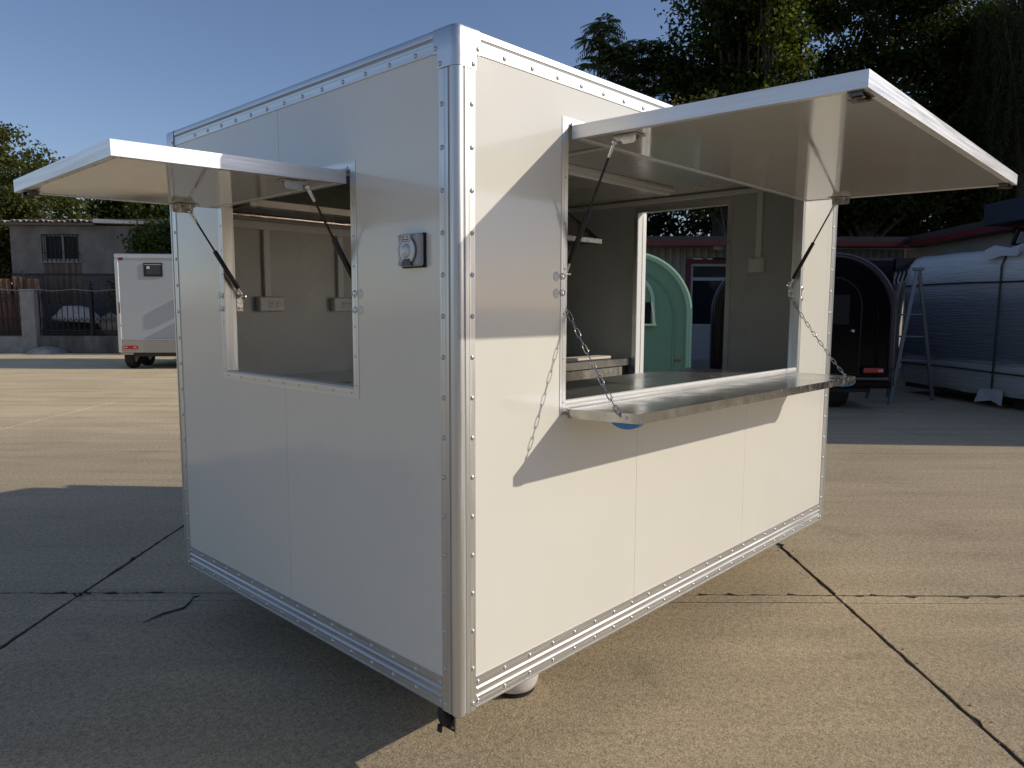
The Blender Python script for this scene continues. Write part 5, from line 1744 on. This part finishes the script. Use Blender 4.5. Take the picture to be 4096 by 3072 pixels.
def compound_tree(name, label, l, d, lobes, nfr, m, seed, trunk=(0.12, 3.0), fl=0.62, lf=0.13):
    """tree of heaven: fronds of paired leaflets in whorls at twig ends"""
    r = np.random.default_rng(seed)
    t = bt_(name, label, 'tree', l, d, 0)
    ntip = nfr // 11
    tips = crown_points(lobes, ntip, r)
    tb = MB()
    top = max(q[2] + q[5] * 0.6 for q in lobes)
    tp = [Vector((0.04 * k * math.sin(k), 0.03 * k, top * k / 6)) for k in range(7)]
    tb.tube(tp, [trunk[0] * (1 - 0.14 * k) for k in range(7)], 8)
    tb.build('trunk', bark, t, smooth=60)
    lm_ = MB()
    for c in tips[:80]:
        f = min(0.92, max(trunk[1] / top, (c[2] - 1.0) / top * 0.9))
        i = min(5, int(f * 6))
        s = tp[i].lerp(tp[i + 1], f * 6 - i)
        e = Vector(c)
        lm_.tube([s, s.lerp(e, .5) + Vector((0, 0, .1)), e], [0.04 * (1.1 - f), 0.022, 0.008], 5)
    lm_.build('limb', bark, t, smooth=60)
    P, D, N, LS = [], [], [], []
    for c in tips:
        base = r.uniform(0, 2 * PI)
        for k in range(11):
            a = base + k * 2.4
            up = r.uniform(-0.15, 0.7)
            dirv = np.array([math.cos(a), math.sin(a), up])
            dirv /= np.linalg.norm(dirv)
            side = np.cross(dirv, [0, 0, 1]); side /= np.linalg.norm(side)
            L = fl * r.uniform(0.65, 1.2)
            for j in range(2, 12):
                s = j / 11
                p = c + dirv * L * s + np.array([0, 0, -0.42 * L * s * s])
                tg = dirv + np.array([0, 0, -0.84 * s]); tg /= np.linalg.norm(tg)
                nn = np.cross(side, tg)
                for sg in (-1, 1):
                    dd = side * sg * 0.85 + tg * 0.45 + np.array([0, 0, -0.35])
                    P.append(p); D.append(dd); N.append(nn + r.normal(size=3) * 0.15)
                    LS.append(lf * (1.15 - 0.5 * abs(s - 0.5)) * r.uniform(.85, 1.1))
    P, D, N, LS = np.array(P), unit(np.array(D)), unit(np.array(N)), np.array(LS)
    leaf_mesh('crown', P, D, N, LS, LS * 0.17, m, t)
    return t


def willow(name, label, l, d, heads, nst, m, seed, trunk=0.3, drop=(1.5, 4.0), top=9.0):
    r = np.random.default_rng(seed)
    t = bt_(name, label, 'tree', l, d, 0)
    tb = MB()
    tp = [Vector((0.2 * math.sin(k * .7), 0.1 * k, top * k / 7)) for k in range(8)]
    tb.tube(tp, [trunk * (1 - 0.11 * k) for k in range(8)], 9)
    tb.build('trunk', bark, t, smooth=60)
    hp = crown_points(heads, nst, r)
    lm_ = MB()
    for c in hp[:60]:
        s = tp[4].lerp(tp[6], r.uniform())
        e = Vector(c)
        lm_.tube([s, s.lerp(e, .5) + Vector((0, 0, .5)), e], [0.06, 0.035, 0.008], 5)
    lm_.build('limb', bark, t, smooth=60)
    P, D, N, LS = [], [], [], []
    for c in hp:
        L = r.uniform(*drop)
        k = int(L / 0.055)
        s = np.linspace(0, 1, k)
        sway = r.normal(size=2) * 0.25
        q = np.stack([c[0] + sway[0] * s + 0.05 * np.sin(s * 9 + r.uniform(0, 6)), c[1] + sway[1] * s, c[2] - L * s ** 1.15], -1)
        P.append(q)
        dd = r.normal(size=(k, 3)) * 0.55 + np.array([0, 0, -1.0])
        D.append(dd)
        N.append(r.normal(size=(k, 3)))
        LS.append(r.uniform(0.09, 0.16, k))
    P = np.concatenate(P); D = unit(np.concatenate(D)); N = unit(np.concatenate(N)); LS = np.concatenate(LS)
    leaf_mesh('crown', P, D, N, LS, LS * 0.11, m, t)
    return t


# right: dark trees over the workshop
compound_tree('tree_of_heaven', 'small feathery leaved tree standing left of the big dark tree above the trailer roof', 2.9, 24.5,
              [(0.0, 0, 10.0, 0.75, 0.9, 0.65), (-0.5, 0, 9.0, 0.6, 0.8, 0.5), (0.75, 0, 9.2, 0.9, 0.9, 0.7), (1.55, 0, 9.5, 0.65, 0.7, 0.55), (0.1, 0, 8.2, 1.0, 1.0, 0.7), (1.5, 0, 8.3, 0.9, 0.9, 0.7), (0.6, 0, 7.2, 1.4, 1.2, 0.8)], 820, leaf_mid, 5, fl=0.72, lf=0.16)
tree('broadleaf_tree', 'tallest dark broadleaved tree rising out of frame beyond the white trailer roof', 6.6, 23.5,
     [(0.3, 0, 10.9, 1.8, 1.6, 1.2), (-1.0, 0.2, 9.2, 1.0, 1.2, 1.0), (1.2, 0.2, 9.3, 1.3, 1.3, 1.2), (-0.1, 0, 7.9, 1.5, 1.5, 0.9), (1.4, 0, 7.4, 1.2, 1.2, 0.8), (0.5, 0, 12.6, 1.9, 1.6, 1.4), (-1.3, 0, 7.0, 1.1, 1.2, 0.8), (1.4, 0, 6.0, 1.7, 1.4, 0.9), (-0.6, 0, 5.8, 1.7, 1.4, 0.9)],
     480, 105, 0.26, 0.165, leaf_dark, (0.28, 3.0), 21, limb=40)
tree('sunlit_tree', 'bright yellow green leafed tree lit between the two tall dark trees', 7.35, 22.3,
     [(0, 0, 11.0, 0.9, 0.9, 1.5), (0.3, 0, 9.0, 0.8, 0.8, 0.9), (-0.2, 0, 7.4, 0.8, 0.8, 0.7), (0.2, 0, 12.6, 1.0, 0.9, 0.8)], 95, 80, 0.24, 0.15, leaf_bri, (0.14, 3.0), 28)
tree('yellowish_tree', 'lower yellowish green tree in front of the tall dark trees behind the raised hatch', 6.2, 21.3,
     [(-1.1, 0, 6.5, 1.0, 0.9, 0.7), (0.5, 0, 6.0, 1.2, 0.9, 0.7), (2.2, 0, 6.2, 0.8, 0.7, 0.6), (-0.2, 0, 5.0, 1.9, 1.2, 0.7)], 130, 100, 0.25, 0.14, leaf_yel, (0.12, 2.5), 22)
tree('broadleaf_tree', 'wide dark spreading tree behind the far corner of the raised serving hatch', 11.3, 24.5,
     [(3.6, 0.3, 10.2, 1.0, 1.2, 0.8), (3.4, 0.3, 7.6, 1.1, 1.2, 0.8), (-1.2, 0, 9.0, 1.0, 1.3, 0.9), (0.9, 0, 9.9, 1.5, 1.4, 1.1), (2.8, 0.2, 8.7, 1.3, 1.4, 1.0), (0.3, 0, 7.9, 1.6, 1.5, 0.8), (-0.9, 0.3, 11.3, 1.2, 1.3, 0.9), (1.9, 0, 11.6, 1.5, 1.4, 1.0), (2.2, 0, 6.7, 1.5, 1.4, 0.8), (-0.6, 0, 6.4, 1.3, 1.3, 0.8), (0.6, 0, 5.0, 2.2, 1.5, 0.7)],
     450, 100, 0.25, 0.165, leaf_dark, (0.26, 3.0), 23, limb=46)
tree('broadleaf_tree', 'dark leafy tree low behind the workshop roof seen under the serving hatch', 5.6, 25.5,
     [(-1.8, 0, 4.4, 1.7, 1.3, 1.0), (0.9, 0, 4.8, 1.7, 1.3, 1.1), (3.4, 0, 4.4, 1.4, 1.2, 1.0), (-4.0, 0, 4.6, 1.8, 1.4, 1.2)], 190, 110, 0.32, 0.17, leaf_dark, (0.2, 2.5), 27)
tree('broadleaf_tree', 'low dark bushy tree just behind the corner of the red eaves', 12.3, 26.3,
     [(-1.6, 0, 3.9, 1.5, 1.2, 0.9), (0.4, 0, 4.2, 1.5, 1.2, 1.0), (2.2, 0, 4.4, 1.4, 1.2, 1.1), (-0.4, 0, 5.2, 1.5, 1.2, 0.7)], 150, 105, 0.30, 0.17, leaf_dark, (0.16, 2.0), 29)
willow('willow_tree', 'hanging willow tree with fine drooping strands at the right edge of the photo', 15.1, 22.0,
       [(-0.6, 0, 10.0, 1.2, 1.3, 1.1), (1.0, 0, 9.4, 1.3, 1.4, 1.2), (-0.2, 0, 7.6, 1.3, 1.3, 0.8), (1.3, 0, 6.6, 1.2, 1.2, 1.0), (0.6, 0, 11.6, 1.7, 1.4, 0.9)], 850, leaf_wil, 31)
tree('broadleaf_tree', 'dark tree mass behind the navy canopy at the right edge', 17.0, 26.0,
     [(0, 0, 8.0, 2.3, 1.8, 2.0), (-2.0, 0, 6.0, 1.7, 1.6, 1.2), (0.6, 0, 5.2, 2.3, 1.8, 1.2), (-1.2, 0, 10.4, 1.7, 1.6, 1.3)], 260, 120, 0.36, 0.18, leaf_dark, (0.28, 2.0), 33)

for k, (l_, d_, top_) in enumerate(((20.5, 22.5, 13.0), (22.5, 27.5, 14.5), (18.6, 29.5, 12.5))):  # unseen trees added off frame to shade the trees over the workshop
    tree('unseen_shade_tree', ['unseen tall tree added for shade nearest the navy canopy', 'unseen tall tree added for shade behind the nearest one', 'unseen tall tree added for shade farthest back'][k], l_, d_,
         [(0, 0, top_ - 1, 1.6, 1.8, 1.8), (0, 0, top_ - 4, 2.0, 2.4, 2.2), (0, 0, top_ - 7, 2.0, 2.4, 2.2), (0, 0, 3.6, 1.8, 2.0, 1.8)], 260, 110, 0.4, 0.22, leaf_dark, (0.3, 2.0), 60 + k, group='unseen trees added for shade right of the yard')
rw_ = bt_('unseen_rear_blocker', 'long unseen building added behind the camera to darken reflections', 'building', 4, -20)  # unseen building, added so that reflections and fill light turn darker
MB().box(0, 24, 0, 6, 0, 4.6).build('wall', cream, rw_)
MB().box(-0.3, 24.3, -0.3, 6.6, 4.601, 4.9).build('roof', roof_m, rw_)
for k in range(4):
    MB().box(2 + 5.4 * k, 4.6 + 5.4 * k, 6.001, 6.06, 0.02, 3.4).build('door', darkfascia, rw_)

# left: trees behind the rendered house
tree('broadleaf_tree', 'sunlit tree at the far left edge above the house roof', -21.1, 31.0,
     [(1.5, 0, 7.1, 0.95, 1.3, 0.8), (0.3, 0, 8.0, 1.0, 1.3, 0.85), (-1.5, 0, 8.3, 1.6, 1.5, 1.2), (2.2, 0, 6.0, 0.7, 1.0, 0.5), (0.6, 0, 6.3, 1.7, 1.5, 1.0), (-1.6, 0, 6.3, 1.8, 1.5, 1.3), (1.6, 0, 5.3, 1.8, 1.4, 0.9), (-0.6, 0, 4.6, 2.3, 1.6, 1.0)],
     215, 105, 0.26, 0.165, leaf_yel2, (0.24, 3.0), 41, limb=40)
tree('broadleaf_tree', 'dark tree belt behind the tiled roof of the low house', -17.3, 34.5,
     [(-0.6, 0, 5.0, 2.4, 1.5, 1.4), (2.2, 0, 4.9, 2.2, 1.5, 1.5), (4.4, 0, 5.0, 1.9, 1.4, 1.5), (1.0, 0, 6.2, 1.6, 1.3, 0.8)], 260, 140, 0.38, 0.19, leaf_dark, (0.22, 2.0), 42)
tree('shrub', 'round bright green shrub beside the house wall above the grey trailer', -12.0, 25.0,
     [(0, 0, 3.3, 0.95, 0.8, 1.0), (0.8, 0, 2.8, 0.9, 0.8, 1.0), (0.1, 0, 1.9, 1.2, 0.8, 1.0)], 130, 130, 0.22, 0.13, leaf_mid, (0.07, 1.0), 43, 'shrub')
tree('conifer_tree', 'yellow green feathery bush rising behind the rusty sheets at the left edge', -18.9, 26.4,
     [(0.2, 0, 3.9, 0.9, 0.8, 1.3), (0.6, 0, 2.6, 0.8, 0.7, 1.0), (-0.6, 0, 3.4, 1.0, 0.8, 1.6), (0.9, 0.5, 4.9, 1.0, 0.7, 0.7)], 150, 140, 0.24, 0.14, leaf_yel, (0.08, 1.0), 44)
tree('young_tree', 'pair of pale young shoots rising behind the middle of the house roof', -14.9, 30.8,
     [(-0.6, 0, 5.0, 0.28, 0.25, 0.7), (0.5, 0, 5.1, 0.45, 0.35, 0.75), (1.7, 0, 4.7, 0.5, 0.35, 0.6)], 46, 90, 0.17, 0.16, leaf_mid, (0.05, 2.0), 45)
# weed in the open joint
wd = thing('weed', 'small dark weed growing in the open concrete joint at left', 'weed', (-0.30, 2.62, -0.01))
P, D, N, LS = [], [], [], []
for k in range(46):
    a = rng.uniform(0, 2 * PI); s = rng.uniform(0, 0.03)
    P.append([math.cos(a) * s, math.sin(a) * s, 0.004]); D.append([math.cos(a), math.sin(a), rng.uniform(0.2, 1.2)]); N.append([rng.normal() * .4, rng.normal() * .4, 1]); LS.append(rng.uniform(0.012, 0.034))
leaf_mesh('leaf_tuft', np.array(P), unit(np.array(D)), unit(np.array(N)), np.array(LS), np.array(LS) * 0.2, leaf_dark, wd)
